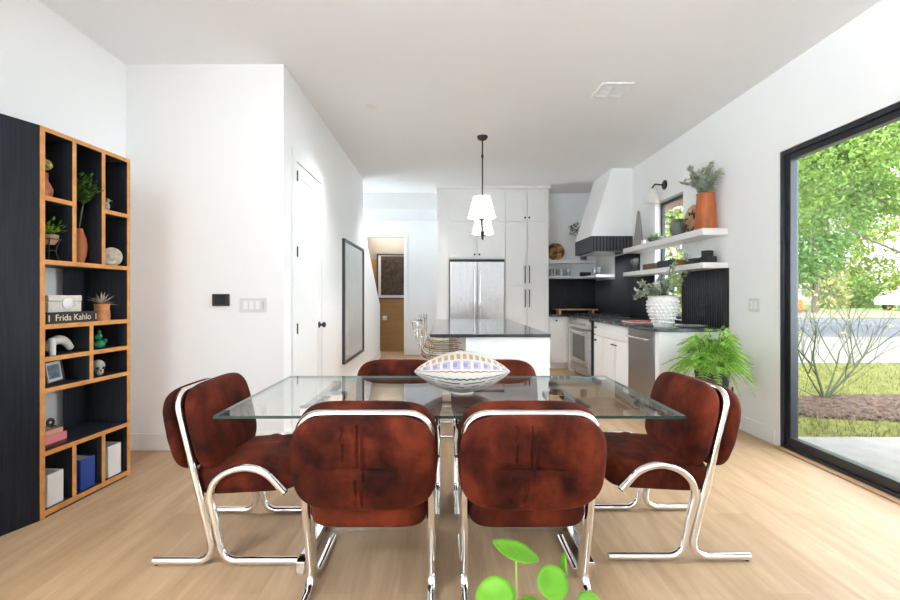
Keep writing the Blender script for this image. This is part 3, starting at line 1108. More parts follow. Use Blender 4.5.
# ================================================================== DINING SET
TX0, TX1, TY0, TY1, TZ = -.955, 1.0, 1.90, 2.85, .735
t = thing('dining_table', 'rectangular clear glass dining table on chrome trestles amid rust velvet chairs', 'dining table', (.02, 2.37, 0))
bm = B()
for z in (TZ - .012, TZ):
    bm.faces.new([bm.verts.new(p) for p in ((TX0, TY0, z), (TX1, TY0, z), (TX1, TY1, z), (TX0, TY1, z))])
obj('glass_top', bm, TGLASS, t)
q = [(TX0, TY0), (TX1, TY0), (TX1, TY1), (TX0, TY1)]
for i in range(4):
    a, b_ = q[i], q[(i + 1) % 4]
    bm = B()
    bm.faces.new([bm.verts.new(p) for p in ((*a, TZ - .012), (*b_, TZ - .012), (*b_, TZ), (*a, TZ))])
    obj('glass_edge', bm, GEDGE if i == 0 else GSIDE, t, smooth=0)
for s, xc in ((-1, -.635), (1, .645)):
    bm = bx(xc - .02, xc + .02, 2.03, 2.76, 0, .055)
    box(bm, min(xc - s * .02, xc - s * .33), max(xc - s * .02, xc - s * .33), 2.40, 2.46, 0, .055)
    f = obj('trestle_foot', bm, CHROME, t, bevel=.003)
    bm = bx(xc - .02, xc + .02, 2.08, 2.76, .678, .7215)
    box(bm, min(xc - s * .02, xc - s * .12), max(xc - s * .02, xc - s * .12), 2.36, 2.46, .69, .7215)
    obj('trestle_rail', bm, CHROME, t, bevel=.003)
    obj('trestle_post', bx(xc - .02, xc + .02, 2.38, 2.48, .055, .678), CHROME, t, bevel=.003)
    bm = B()
    for y in (2.12, 2.72):
        lathe(bm, [(.03, .7215), (.03, .7225), (.0, .7229)], (xc, y, 0), 16)
    obj('glass_mount', bm, BLACK, t)

TILT = math.radians(13.2)


def make_chair(label, group):
    t = thing('dining_chair', label, 'chair', (0, 0, 0), 0, group)
    r = .0175
    hw = .252
    # frame: one tube, foot - upright - across the back - upright - foot
    pts = [(-hw, -.285, r), (-hw, 0, r), (-hw, -.187, .779), (hw, -.187, .779), (hw, 0, r), (hw, -.285, r)]
    bm = tube(B(), fillet(pts, [.065, .085, .085, .065], 9), r, 14)
    f = obj('back_frame', bm, CHROME, t, world=False)
    for s in (-1, 1):
        pl = fillet([(s * hw, .375, r), (s * hw, .036, r), (s * hw, -.012, .24)], [.07], 9)[:-1]
        pl += spline([(s * hw, -.012, .24), (s * hw, -.026, .31), (s * hw, -.008, .375), (s * hw, .055, .425), (s * hw, .145, .442), (s * hw, .235, .412), (s * hw, .315, .330)], 6)
        bm = tube(B(), pl, r, 14)
        l = obj('leg', bm, CHROME, t, world=False)
        bm = tube(B(), [(s * hw, .3145, .3305), (s * hw, .318, .3262)], .0145, 12)
        obj('end_plug', bm, BLACK, l, world=False)
        bm = lathe(B(), [(.011, -.001), (.011, .004), (.0, .004)], (s * hw, -.27, 0), 10)
        obj('glide', bm, BLACK, f, world=False)
    # seat
    def fseat(q, w):
        if q.z > 0:
            w.z += .012 * (1 - q.x * q.x) * (1 - q.y * q.y)
        return w
    bm = pad(.240, .245, .080, 7, 7, 3.4, 12, fseat)
    bm.transform(Matrix.Translation((0, .118, .382)) @ Matrix.Rotation(math.radians(3), 4, 'X'))
    obj('seat', bm, VELVET, t, world=False)
    # two puffed back pads, the tube pinched between them
    Mt = Matrix.Translation((0, -.19 * (.61 / .79), .612)) @ Matrix.Rotation(TILT, 4, 'X')

    def frear(q, w):
        if q.y < 0:
            k = max(0, -q.y)
            for sx, lo, hi in ((-.28, .12, .95), (-.09, .05, .9), (.0, -.85, .92), (-.1, -.8, -.2)):
                if lo < q.z < hi:
                    w.y += (-.010 * math.exp(-((q.x - sx - .03 * (q.z - .2)) / .016) ** 2) + .005 * math.exp(-((q.x - sx - .035 - .03 * (q.z - .2)) / .02) ** 2)) * k
            w.y += .020 * math.exp(-((q.z + .02 + .03 * q.x) / .045) ** 2) * math.exp(-(q.x / .4) ** 4) * k
            w.y += .004 * noise.noise(Vector((q.x * 3, q.z * 3, 1.7)))
        return w
    bm = pad(.276, .046, .197, 3.7, 2.6, 3.5, 26, frear)
    bm.transform(Mt @ Matrix.Translation((0, -.053, -.004)))
    obj('rear_cushion', bm, VELVET, t, world=False)

    def ffront(q, w):
        if q.y > 0:
            w.y -= .018 * math.exp(-(q.z / .10) ** 2) * math.exp(-(q.x / .55) ** 4) * q.y
            w.y += .004 * noise.noise(Vector((q.x * 3, q.z * 3, 5.7)))
        for sx in (-.2, -.06, .06, .2):
            if q.z > .4:
                w.z -= .003 * math.exp(-((q.x - sx) / .02) ** 2)
        return w
    bm = pad(.280, .060, .208, 4.4, 2.6, 3.8, 22, ffront)
    bm.transform(Mt @ Matrix.Translation((0, .063, -.016)))
    obj('front_cushion', bm, VELVET, t, world=False)
    return t


GR = 'rust velvet dining chairs around the glass table'
c0 = make_chair('rust velvet chair with its back to the camera, nearer the black bookcase', GR)
c0.location = (-.305, 1.94, 0)
dup(c0, (.335, 1.94, 0), 0, 'rust velvet chair with its back to the camera, nearest the green round leaves')
dup(c0, (-.29, 2.90, 0), PI, 'rust velvet chair across the glass table, half hidden left of the pointed oval centerpiece')
dup(c0, (.325, 2.90, 0), PI, 'rust velvet chair across the glass table, behind the right end of the pointed centerpiece')
dup(c0, (-1.045, 2.36, 0), -PI / 2, 'rust velvet chrome chair at the table end towards the black bookcase')
dup(c0, (1.14, 2.395, 0), PI / 2, 'rust velvet chrome chair at the table end in front of the fern')

# pointed oval centerpiece resting on the glass
CZ = TZ + .108
t = thing('table_centerpiece', 'white pointed oval centerpiece with lilac panels and dark zigzags on the glass table', 'centerpiece', (.093, 2.36, TZ))
bm = B()
uvl = bm.loops.layers.uv.new('UVMap')
nu, nv = 44, 40
rows = []
for i in range(nu + 1):
    u = -1 + 2 * i / nu
    g = max(0, 1 - abs(u) ** 1.75) ** .85
    if i in (0, nu):
        rows.append([bm.verts.new((.093 + u * .247, 2.36, CZ))])
        continue
    ring = []
    for j in range(nv):
        th_ = -PI / 2 + 2 * PI * j / nv
        flute = 1 + .018 * abs(math.sin(u * 16)) * max(0, math.sin(th_))
        ring.append(bm.verts.new((.093 + u * .247, 2.36 - .19 * g * math.cos(th_), CZ + .102 * g * math.sin(th_) * flute)))
    rows.append(ring)
def vuv(j):
    j = j % (2 * nv)
    return j / (nv / 2) if j <= nv / 2 else 2 - j / (nv / 2)
for i in range(nu):
    for j in range(nv):
        A, C_ = rows[i], rows[i + 1]
        if len(A) == 1:
            f = bm.faces.new((A[0], C_[j], C_[(j + 1) % nv]))
            q = [(i, j + .5), (i + 1, j), (i + 1, j + 1)]
        elif len(C_) == 1:
            f = bm.faces.new((A[j], C_[0], A[(j + 1) % nv]))
            q = [(i, j), (i + 1, j + .5), (i, j + 1)]
        else:
            f = bm.faces.new((A[j], C_[j], C_[(j + 1) % nv], A[(j + 1) % nv]))
            q = [(i, j), (i + 1, j), (i + 1, j + 1), (i, j + 1)]
        uvs = {}
        for lp in f.loops:
            for (ii, jj) in q:
                r = rows[ii]
                if (len(r) == 1 and lp.vert == r[0]) or (len(r) > 1 and lp.vert == r[int(jj) % nv]):
                    lp[uvl].uv = (ii / nu, vuv(jj))
o = obj('body', bm, cushion_mat(), t, smooth=60)
obj('foot', lathe(B(), [(.06, TZ + .0005), (.055, TZ + .012), (0, TZ + .012)], (.093, 2.36, 0), 24), WHITEC, t)

# ================================================================== BOOKCASE
BW, BH, BD = .647, 2.165, .315
rz = -math.atan2(.052, .645)
bk = thing('bookcase', 'tall black bookcase with pale pine edges and an angled black end against the left wall', 'bookcase', (-2.21, 2.515, 0), rz)
# local: y along the front, -x into the wall
def bl(name, x0, x1, y0, y1, z0, z1, m=BLACKLIT, **k):
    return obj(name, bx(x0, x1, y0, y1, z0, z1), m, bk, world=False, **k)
th = .022
s1, s2, sm = .213, .424, .333
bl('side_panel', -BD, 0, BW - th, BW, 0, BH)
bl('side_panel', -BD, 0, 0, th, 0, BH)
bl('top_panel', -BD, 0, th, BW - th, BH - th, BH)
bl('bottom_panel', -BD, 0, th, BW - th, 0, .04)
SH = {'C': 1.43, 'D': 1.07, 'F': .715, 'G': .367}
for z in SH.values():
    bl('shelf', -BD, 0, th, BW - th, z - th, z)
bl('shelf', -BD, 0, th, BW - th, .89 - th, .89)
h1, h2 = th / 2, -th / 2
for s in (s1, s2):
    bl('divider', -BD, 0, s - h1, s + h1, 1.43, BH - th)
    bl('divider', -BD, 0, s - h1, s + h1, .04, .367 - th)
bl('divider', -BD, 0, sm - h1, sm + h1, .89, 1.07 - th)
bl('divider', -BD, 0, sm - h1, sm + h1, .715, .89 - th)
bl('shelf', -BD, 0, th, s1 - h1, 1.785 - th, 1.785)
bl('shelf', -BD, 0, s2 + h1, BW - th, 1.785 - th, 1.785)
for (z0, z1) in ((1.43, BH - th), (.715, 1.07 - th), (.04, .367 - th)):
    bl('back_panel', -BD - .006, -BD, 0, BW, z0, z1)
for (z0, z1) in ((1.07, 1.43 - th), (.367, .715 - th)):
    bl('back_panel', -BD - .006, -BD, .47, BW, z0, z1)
# pine edges on every front
bm = B()
e = .003
def ed(y0, y1, z0, z1):
    box(bm, 0, e, y0, y1, z0, z1)
ed(0, .028, 0, BH); ed(BW - .026, BW, 0, BH); ed(.028, BW - .026, BH - .024, BH); ed(.028, BW - .026, .012, .042)
for z in SH.values():
    ed(.028, BW - .026, z - th - .002, z + .002)
ed(.028, BW - .026, .89 - th - .002, .892)
for s in (s1, s2):
    ed(s - .013, s + .013, 1.432, BH - .024)
    ed(s - .013, s + .013, .042, .343)
ed(sm - .013, sm + .013, .892, 1.046); ed(sm - .013, sm + .013, .717, .866)
ed(.028, s1 - .013, 1.761, 1.787); ed(s2 + .013, BW - .026, 1.761, 1.787)
obj('edge_banding', bm, EDGE, bk, world=False, smooth=0)
obj('end_banding', bx(-BD, 0, BW, BW + .002, 0, BH), EDGE, bk, world=False, smooth=0)
# angled end running back to the wall
bm = B()
a, d = Vector((-2.212, 2.512)), Vector((-.06, -.165)).normalized()
nrm = Vector((-d.y, d.x)) * -.02
b_ = a + d * .90
hexa(bm, [(a.x, a.y, 0), (b_.x, b_.y, 0), (b_.x + nrm.x, b_.y + nrm.y, 0), (a.x + nrm.x, a.y + nrm.y, 0),
          (a.x, a.y, BH), (b_.x, b_.y, BH), (b_.x + nrm.x, b_.y + nrm.y, BH), (a.x + nrm.x, a.y + nrm.y, BH)])
obj('angled_end', bm, BLACKWOOD, bk)
MB_ = world_of(bk)


def bp(d, s, z):
    """point in the bookcase: depth behind the front, distance along the front, height"""
    return MB_ @ Vector((-d, s, z))


def px_on(x, d):
    """distance along the front of what shows at pixel x at depth d behind the front"""
    lo, hi = -.3, 1.2
    for _ in range(40):
        m = (lo + hi) / 2
        p = bp(d, m, 0)
        if VX + p.x / p.y * F < x:
            lo = m
        else:
            hi = m
    return lo


def vase_plant(p, name, label, cat, prof, pm, foliage, fm, group=None, extra=None):
    t = thing(name, label, cat, p, 0, group)
    obj('pot', lathe(B(), prof, p, 26, cap=True), pm, t)
    obj('foliage', foliage, fm, t)
    if extra:
        obj('stems', extra, STEMM, t)
    return t


# upper left: red jug with a yellow green succulent
p = bp(.09, px_on(43.5, .09), 1.785)
fo = B()
for k in range(16):
    d = (rdir(-.1, 1) + Vector((0, 0, .5))).normalized()
    ball(fo, p + Vector((0, 0, .17)) + Vector((d.x * .035, d.y * .035, d.z * .045)), .017, 1, 1, 1.1, 8, 6)
vase_plant(p, 'potted_succulent', 'knobbly yellow green succulent in a red jug, top left bookcase cell', 'potted plant',
           [(0, 0), (.03, 0), (.042, .03), (.044, .06), (.03, .09), (.022, .105), (.022, .15), (.018, .15), (.016, .10)], mat('red_glaze', (.30, .05, .025), .35, col2=(.5, .2, .1), vscale=12), fo, mat('succulent', (.36, .30, .06), .6, col2=(.48, .44, .16), vscale=20))
# middle: tall terracotta vase with green branches
p = bp(.095, .345, 1.43)
fo, st = B(), B()
fc = bp(.035, .345, 1.885)
for k in range(16):
    dd = rdir(-.5, 1)
    tip = fc + Vector((dd.x * .045, dd.y * .055, dd.z * .085))
    sp = spline([p + Vector((0, 0, .2)), (p + fc) / 2 + Vector((0, 0, .14)), tip], 6)
    tube(st, sp, .002, 5)
    for q in sp[8:]:
        for _ in range(7):
            leaf(fo, q + rdir() * .018, rdir(-.4, .9), (0, 0, 1), RND.uniform(.02, .034), .018)
vase_plant(p, 'branch_vase', 'tall terracotta vase with bushy green branches in the tall bookcase cell', 'vase',
           [(0, 0), (.026, 0), (.040, .05), (.046, .11), (.040, .16), (.026, .20), (.022, .22), (.018, .22), (.018, .1)], TERRA, fo, DKLEAF, extra=st)
# small bird figure
p = bp(.07, px_on(106, .07), 1.785)
t = thing('bird_figurine', 'small black and white bird figurine, top right bookcase cell', 'figurine', p)
bm = ball(B(), p + Vector((0, 0, .035)), .022, 1, 1.1, 1.6, 14, 10)
ball(bm, p + Vector((.006, .004, .078)), .015, 1, 1, 1.05, 12, 8)
lathe(bm, [(.02, 0), (.02, .006), (.008, .01)], p, 14)
tube(bm, [p + Vector((.012, .01, .08)), p + Vector((.03, .024, .076))], [.006, .001], 8)
obj('body', bm, mat('figurine_glaze', (.03, .03, .035), .4, col2=(.6, .58, .52), vscale=16), t)
# plant in a bowl on a black wire stand
p = bp(.065, px_on(48.5, .065), 1.43)
t = thing('wire_pot_stand', 'small black wire stand with curled feet holding a bowl', 'plant stand', p)
bm = B()
for k in range(4):
    a = PI / 4 + k * PI / 2
    c, s = math.cos(a), math.sin(a)
    tube(bm, spline([(p.x + c * .055, p.y + s * .055, p.z + .004), (p.x + c * .045, p.y + s * .045, p.z + .014), (p.x + c * .032, p.y + s * .032, p.z + .06), (p.x + c * .052, p.y + s * .052, p.z + .125), (p.x + c * .060, p.y + s * .060, p.z + .12)], 5), .0035, 6)
for z, r in ((.06, .034), (.125, .052)):
    tube(bm, [(p.x + r * math.cos(q * PI / 10), p.y + r * math.sin(q * PI / 10), p.z + z) for q in range(21)], .003, 6)
obj('wire_frame', bm, BLACK, t)
p2 = p + Vector((0, 0, .095))
fo = B()
for k in range(120):
    d = (rdir(0, 1) + Vector((0, 0, .25))).normalized()
    leaf(fo, p2 + Vector((0, 0, .06)) + d * RND.uniform(.01, .085), (d + rdir() * .6), (0, 0, 1), .028, .014)
vase_plant(p2, 'potted_plant', 'leafy green plant in a clay bowl on the black wire stand', 'potted plant',
           [(0, 0), (.028, 0), (.044, .025), (.048, .055), (.044, .055), (.04, .03)], mat('clay_bowl', (.38, .24, .16), .7, var=.2), fo, LEAF)
# round shell stone
p = bp(.045, px_on(112, .045), 1.43)
t = thing('spiral_fossil', 'round cream spiral fossil standing in the bookcase beside the terracotta vase', 'fossil', p)
bm = ball(B(), (0, 0, 0), .063, 1, .42, 1, 26, 18)
for v in bm.verts:
    r = math.hypot(v.co.x, v.co.z)
    a = math.atan2(v.co.z, v.co.x)
    v.co.y *= 1 + .28 * math.sin(a + r * 190) + .1 * math.sin(a * 26)
bm.transform(Matrix.Translation(p + Vector((0, 0, .0615))) @ Matrix.Rotation(rz + PI / 2 - .5, 4, 'Z'))
obj('shell', bm, mat('fossil', (.42, .37, .27), .7, col2=(.66, .62, .52), vscale=40), t)
# row with the book, box and air plant
p = bp(.15, px_on(70, .03), 1.07)
sa, sb = px_on(45.5, .02), px_on(96, .02)
t = thing('art_book', 'thick black art book lying flat with cream spine lettering', 'book', bp(.13, (sa + sb) / 2, 1.07), rz)
hh = .066
half = (sb - sa) / 2
BKM = mat('black_book_cover', (.012, .012, .012), .5)
bm = bx(-.12, .118, -half, half, 0, .005)
box(bm, -.12, .118, -half, half, hh - .005, hh)
obj('cover', bm, BKM, t, world=False, bevel=.001)
obj('spine', bx(.112, .12, -half, half, .0, hh), BKM, t, world=False, bevel=.002)
obj('page_block', bx(-.115, .112, -half + .004, half - .004, .005, hh - .005), PAPER, t, world=False)
cu = bpy.data.curves.new('spine_lettering', 'FONT')
cu.body = 'Frida Kahlo'
cu.size = .052
cu.align_x = 'CENTER'
cu.align_y = 'CENTER'
cu.extrude = .0003
tmp = link(bpy.data.objects.new('lettering_curve', cu))
bpy.context.view_layer.update()
me = bpy.data.meshes.new_from_object(tmp.evaluated_get(bpy.context.evaluated_depsgraph_get()))
bpy.data.objects.remove(tmp)
me.materials.clear()
me.materials.append(mat('cream_ink', (.75, .68, .48), .6))
o = link(bpy.data.objects.new('spine_lettering', me))
o.parent = t
o.location = (.1206, 0, hh / 2)
o.rotation_euler = (PI / 2, 0, PI / 2)
for y in (-half + .012, half - .012):
    obj('spine_mark', bx(.12, .1208, y - .003, y + .003, .015, hh - .015), mat('cream_ink', (.75, .68, .48), .6), t, world=False)
pb = bp(.12, (px_on(50, .03) + px_on(83, .03)) / 2, 1.07 + hh)
half = (px_on(83, .03) - px_on(50, .03)) / 2
t = thing('keepsake_box', 'cream woven box with a round white medallion on top of the black book', 'box', pb, rz)
WV = mat('cream_weave', (.58, .55, .48), .8, col2=(.72, .69, .62), vscale=60, bump=.3, bscale=120)
obj('box_base', bx(-.08, .08, -half, half, 0, .062), WV, t, world=False, bevel=.003)
obj('lid', bx(-.082, .082, -half - .002, half + .002, .064, .098), WV, t, world=False, bevel=.003)
bm = lathe(B(), [(.033, 0), (.033, .006), (.026, .009), (0, .009)], seg=28)
bm.transform(Matrix.Translation((.082, .008, .05)) @ Matrix.Rotation(PI / 2, 4, 'Y'))
obj('medallion', bm, WHITEC, t, world=False)
p = bp(.06, px_on(102, .06), 1.07)
fo = B()
for k in range(34):
    d = (rdir(.02, 1)).normalized()
    leaf(fo, p + Vector((0, 0, .105)), d, (0, 0, 1), RND.uniform(.07, .115), .011, .3, droop=.12)
vase_plant(p, 'air_plant', 'spiky grey pink air plant in an orange clay pot beside the black book', 'potted plant',
           [(0, 0), (.044, 0), (.046, .03), (.041, .08), (.044, .108), (.038, .108), (.036, .06)], mat('orange_clay', (.50, .20, .06), .45, var=.25, vscale=14), fo,
           mat('air_plant', (.34, .30, .27), .6, col2=(.55, .42, .38), vscale=14))
# curved white object
p = bp(.10, px_on(58, .10), .89)
t = thing('curved_sculpture', 'white ribbed arched sculpture beside the white cylinder in the bookcase', 'sculpture', p, rz)
pts = spline([(0, -.075, .02), (0, -.05, .062), (0, 0, .08), (0, .045, .066), (0, .085, .022)], 6)
rad = [.018 + .008 * math.sin(PI * i / (len(pts) - 1)) for i in range(len(pts))]
rad = [r * (1 + .06 * (i % 2)) for i, r in enumerate(rad)]
obj('arch', tube(B(), pts, rad, 14), mat('bone', (.62, .57, .46), .6, col2=(.72, .68, .6), vscale=20), t, world=False)
p = bp(.045, px_on(52.5, .045), .89)
t = obj('white_cylinder', lathe(B(), [(.0, 0), (.016, 0), (.016, .09), (.018, .098), (.0, .10)], p, 18), WHITEC)
tag(t, 'small white cylinder standing before the arched sculpture', 'ornament')
# green stacked figure
p = bp(.08, px_on(98.5, .08), .89)
t = thing('green_figurine', 'shiny green banded stone figurine in the bookcase, right of the arched sculpture', 'figurine', p)
bm = ball(B(), p + Vector((0, 0, .028)), .036, 1.1, 1.1, .78, 18, 10)
ball(bm, p + Vector((0, .0, .075)), .023, 1, 1, 1.1, 16, 10)
ball(bm, p + Vector((.004, .0, .105)), .013, 1, 1, 1.2, 12, 8)
ball(bm, p + Vector((.015, .03, .045)), .018, 1, 1, 1, 12, 8)
obj('body', bm, mat('malachite', (.008, .13, .05), .15, col2=(.03, .33, .14), vscale=25), t)
# picture frame leaning
p = bp(.10, px_on(57, .09), .715)
t = thing('photo_frame', 'small silver photo frame leaning in the bookcase under the arched sculpture', 'picture frame', p)
Mf = Matrix.Translation(p) @ Matrix.Rotation(rz + .30, 4, 'Z') @ Matrix.Rotation(-.16, 4, 'Y')
def fb(name, x0, x1, y0, y1, z0, z1, m):
    b = bx(x0, x1, y0, y1, z0, z1)
    b.transform(Mf)
    return obj(name, b, m, t)
b = B()
for a in ((-.088, .088, 0, .014), (-.088, .088, .126, .14), (-.088, -.074, .014, .126), (.074, .088, .014, .126)):
    box(b, -.008, .008, a[0], a[1], a[2], a[3])
b.transform(Mf)
obj('frame', b, mat('dark_pewter', (.16, .15, .14), .3, .8), t)
fb('mat_board', -.006, .003, -.074, .074, .014, .126, PAPER)
fb('photo', .003, .0035, -.056, .056, .03, .110, mat('blue_photo', (.10, .14, .20), .3, col2=(.3, .36, .42), vscale=30))
# skull
p = bp(.07, px_on(98, .07), .715)
t = thing('skull_ornament', 'small grey white skull ornament in the bookcase right of the photo frame', 'ornament', p)
bm = ball(B(), (0, 0, .062), .042, 1.1, .9, .95, 20, 14)
ball(bm, (.022, 0, .028), .026, .9, .85, 1.0, 14, 10)
bm.transform(Matrix.Translation(p) @ Matrix.Rotation(rz - .5, 4, 'Z'))
k1 = obj('cranium', bm, mat('skull_bone', (.36, .33, .29), .6, col2=(.62, .58, .52), vscale=22), t)
bm = B()
for s in (-1, 1):
    ball(bm, (.040, s * .016, .052), .0105, .7, 1, 1, 10, 8)
ball(bm, (.046, 0, .036), .006, .7, .8, 1.3, 8, 6)
bm.transform(Matrix.Translation(p) @ Matrix.Rotation(rz - .5, 4, 'Z'))
obj('eye_sockets', bm, BLACK, t)
# pink books and black snail
def flat_book(name_label, d, x0, x1, z, h, m, dep=.15):
    s0_, s1_ = px_on(x0, d), px_on(x1, d)
    half = (s1_ - s0_) / 2
    t = thing('book', name_label, 'book', bp(d + dep / 2, (s0_ + s1_) / 2, z), rz, 'books lying flat in the bookcase')
    b = bx(-dep / 2, dep / 2 - .002, -half, half, 0, .003)
    box(b, -dep / 2, dep / 2 - .002, -half, half, h - .003, h)
    box(b, dep / 2 - .004, dep / 2, -half, half, 0, h)
    obj('cover', b, m, t, world=False, bevel=.001)
    obj('page_block', bx(-dep / 2 + .003, dep / 2 - .004, -half + .003, half - .003, .003, h - .003), PAPER, t, world=False)
flat_book('dark red book lying at the bottom of the pink book stack', .05, 45, 66, .367, .016, mat('maroon_cover', (.16, .03, .03), .6))
flat_book('bright pink book in the middle of the flat stack by the pale wall', .055, 45, 67, .383, .045, mat('pink_cover', (.75, .25, .28), .6))
flat_book('peach book on top of the pink one, under the black coiled ornament', .07, 45.5, 63, .428, .028, mat('peach_cover', (.66, .38, .30), .6))
p = bp(.11, px_on(50, .11), .456)
t = thing('coiled_ornament', 'small black coiled iron ornament sitting on the peach book', 'ornament', p, rz)
pts = []
for k in range(40):
    a = k / 39 * 4.2 * PI
    r = .028 - .019 * k / 39
    pts.append((0, r * math.cos(a - PI / 2), .032 + r * math.sin(a - PI / 2)))
pts = [(0, .035, .006), (0, .018, .0045)] + pts
obj('coil', tube(B(), pts, .0042, 8), BLACK, t, world=False)
# three upright books on the bottom shelf
def stand_book(label, x0, x1, ytop, m, d=.02, thick=.045):
    s0_, s1_ = px_on(x0, d), px_on(x1, d)
    hgt = bp(d, (s0_ + s1_) / 2, 0)
    h = H - (ytop - VY) * hgt.y / F - .042
    wdt = s1_ - s0_
    t = thing('upright_book', label, 'book', bp(d, s0_, .042), rz, 'large books standing on the bottom shelf')
    dep = .21
    b = bx(-dep, 0, 0, .004, 0, h)
    box(b, -dep, 0, wdt - .004, wdt, 0, h)
    box(b, -.004, 0, .004, wdt - .004, 0, h)
    obj('cover', b, m, t, world=False, bevel=.001)
    obj('page_block', bx(-dep + .004, -.004, .004, wdt - .004, .003, h - .006), mat('grey_pages', (.5, .49, .47), .8), t, world=False)
stand_book('thick white book standing in the bottom left bookcase cell', 47.5, 63.5, 472, mat('white_cover', (.78, .78, .77), .6))
stand_book('thick cobalt blue book standing in the bottom middle bookcase cell', 80.5, 95, 457.5, mat('blue_cover', (.01, .055, .33), .5))
stand_book('thick white book standing in the bottom right bookcase cell', 108, 121, 444.5, mat('white_cover', (.78, .78, .77), .6))

# ================================================================== KITCHEN DECOR
def sp_(x, depth=2.62):
    """place along a right hand shelf of what shows at pixel x"""
    return depth * F / (x - VX)


def hgt(y0, y1, Y):
    return (y1 - y0) * Y / F


# upper shelf, far to near
Y = sp_(638.5)
t = obj('obelisk', lathe(B(), [(0, 0), (.075, 0), (.075, .01), (.02, .47), (.012, .49), (0, .495)], (2.62, Y, SU), 4), mat('grey_metal', (.32, .31, .30), .35, .7), smooth=0)
tag(t, 'tall slender grey obelisk at the far end of the upper shelf', 'ornament')
Y = sp_(645)
t = obj('votive_cup', lathe(B(), [(0, 0), (.026, 0), (.03, .07), (.027, .07), (.024, .01), (0, .01)], (2.60, Y, SU), 18, cap=False), WHITEC)
tag(t, 'small white votive cup beside the grey obelisk on the upper shelf', 'cup')
Y = sp_(656)
p = Vector((2.61, Y, SU))
fo = B()
for k in range(60):
    d = (rdir(.05, 1) + Vector((0, .0, .1))).normalized()
    leaf(fo, p + Vector((RND.uniform(-.04, .04), RND.uniform(-.08, .08), .05)), d, (0, 0, 1), RND.uniform(.07, .15), .022, .25, droop=.25)
vase_plant(p, 'potted_succulent', 'spiky pale green plant in a low grey bowl on the upper kitchen shelf', 'potted plant',
           [(0, 0), (.05, 0), (.085, .035), (.09, .065), (.083, .065), (.07, .03)], GRAYC, fo, mat('pale_green_leaf', (.24, .40, .09), .5, col2=(.50, .62, .28), vscale=14, trans=.2))
Y = 5.19
p = Vector((2.55, 5.02, SU))
t = thing('pitcher', 'squat grey green pottery pitcher on the upper shelf before the window', 'pitcher', p)
obj('body', lathe(B(), [(0, 0), (.055, 0), (.078, .05), (.08, .09), (.06, .135), (.052, .15), (.066, .18), (.060, .18), (.047, .15), (.05, .1), (0, .02)], p, 26, cap=False), mat('grey_green_glaze', (.15, .17, .145), .5, var=.2, vscale=12), t)
obj('handle', tube(B(), spline([p + Vector((.0, -.055, .15)), p + Vector((0, -.10, .14)), p + Vector((0, -.105, .09)), p + Vector((0, -.076, .06))], 5), .009, 8), GRAYC, t)
# round patterned plate leaning on the wall
Y = sp_(694, 2.69)
p = Vector((2.690, 4.96, SU + .163))
bm = lathe(B(), [(0, .0), (.10, .0), (.155, .012), (.162, .02), (.158, .026), (.10, .012), (0, .012)], (0, 0, 0), 36)
bm.transform(Matrix.Translation(p) @ Matrix.Rotation(-PI / 2 + .10, 4, 'Y'))
t = thing('patterned_plate', 'round wooden plate with dark leaf pattern leaning behind the terracotta vase', 'plate', p)
obj('disc', bm, mat('carved_wood', (.40, .25, .12), .6, col2=(.52, .36, .19), vscale=8), t)
bm = B()
for k in range(11):
    a = k * 2 * PI / 11
    c = Vector((0, math.cos(a) * .095, math.sin(a) * .095))
    q = []
    for s in range(9):
        th_ = s / 8 * 1.9
        r = .052 * (1 - s / 12)
        q.append(Vector((-.016, math.cos(a) * .09 + math.cos(a * 2 + th_) * r, math.sin(a) * .09 + math.sin(a * 2 + th_) * r)))
    tube(bm, q, [.003 + .006 * math.sin(PI * s / 8) for s in range(9)], 6)
bm.transform(Matrix.Translation(p + Vector((-.004, 0, 0))) @ Matrix.Rotation(.10, 4, 'Y'))
obj('painted_leaf_pattern', bm, mat('dark_paint', (.03, .022, .016), .6), t)
# terracotta vase with eucalyptus
Y = 4.60
p = Vector((2.615, Y, SU))
fo, st = B(), B()
for k in range(15):
    a = RND.uniform(0, 2 * PI)
    sx, sy = math.cos(a), math.sin(a)
    lean = RND.uniform(.02, .15)
    tip = p + Vector((sx * lean * .8 - .02, sy * lean * 1.2, RND.uniform(.45, .64)))
    if k == 0:
        tip = p + Vector((-.10, .24, .53))
    if k == 1:
        tip = p + Vector((.02, -.20, .52))
    if k == 2:
        tip = p + Vector((-.06, .15, .56))
    s_ = spline([p + Vector((sx * .02, sy * .02, .25)), p + Vector((sx * .035, sy * .035, .40)), tip], 7)
    tube(st, s_, .0025, 5)
    for q in s_[6:]:
        for _ in range(8):
            leaf(fo, q + rdir() * .012, rdir(-.3, .9), (0, 0, 1), RND.uniform(.034, .06), .034, .1)
vase_plant(p, 'eucalyptus_vase', 'tall orange terracotta vase of eucalyptus on the upper kitchen shelf', 'vase',
           [(0, 0), (.098, 0), (.10, .012), (.086, .25), (.078, .345), (.086, .365), (.070, .365), (.070, .3), (.08, .02)], mat('orange_terracotta', (.46, .125, .03), .5, var=.2, vscale=6, stretch=(3, 3, .6)), fo, SAGE, extra=st)
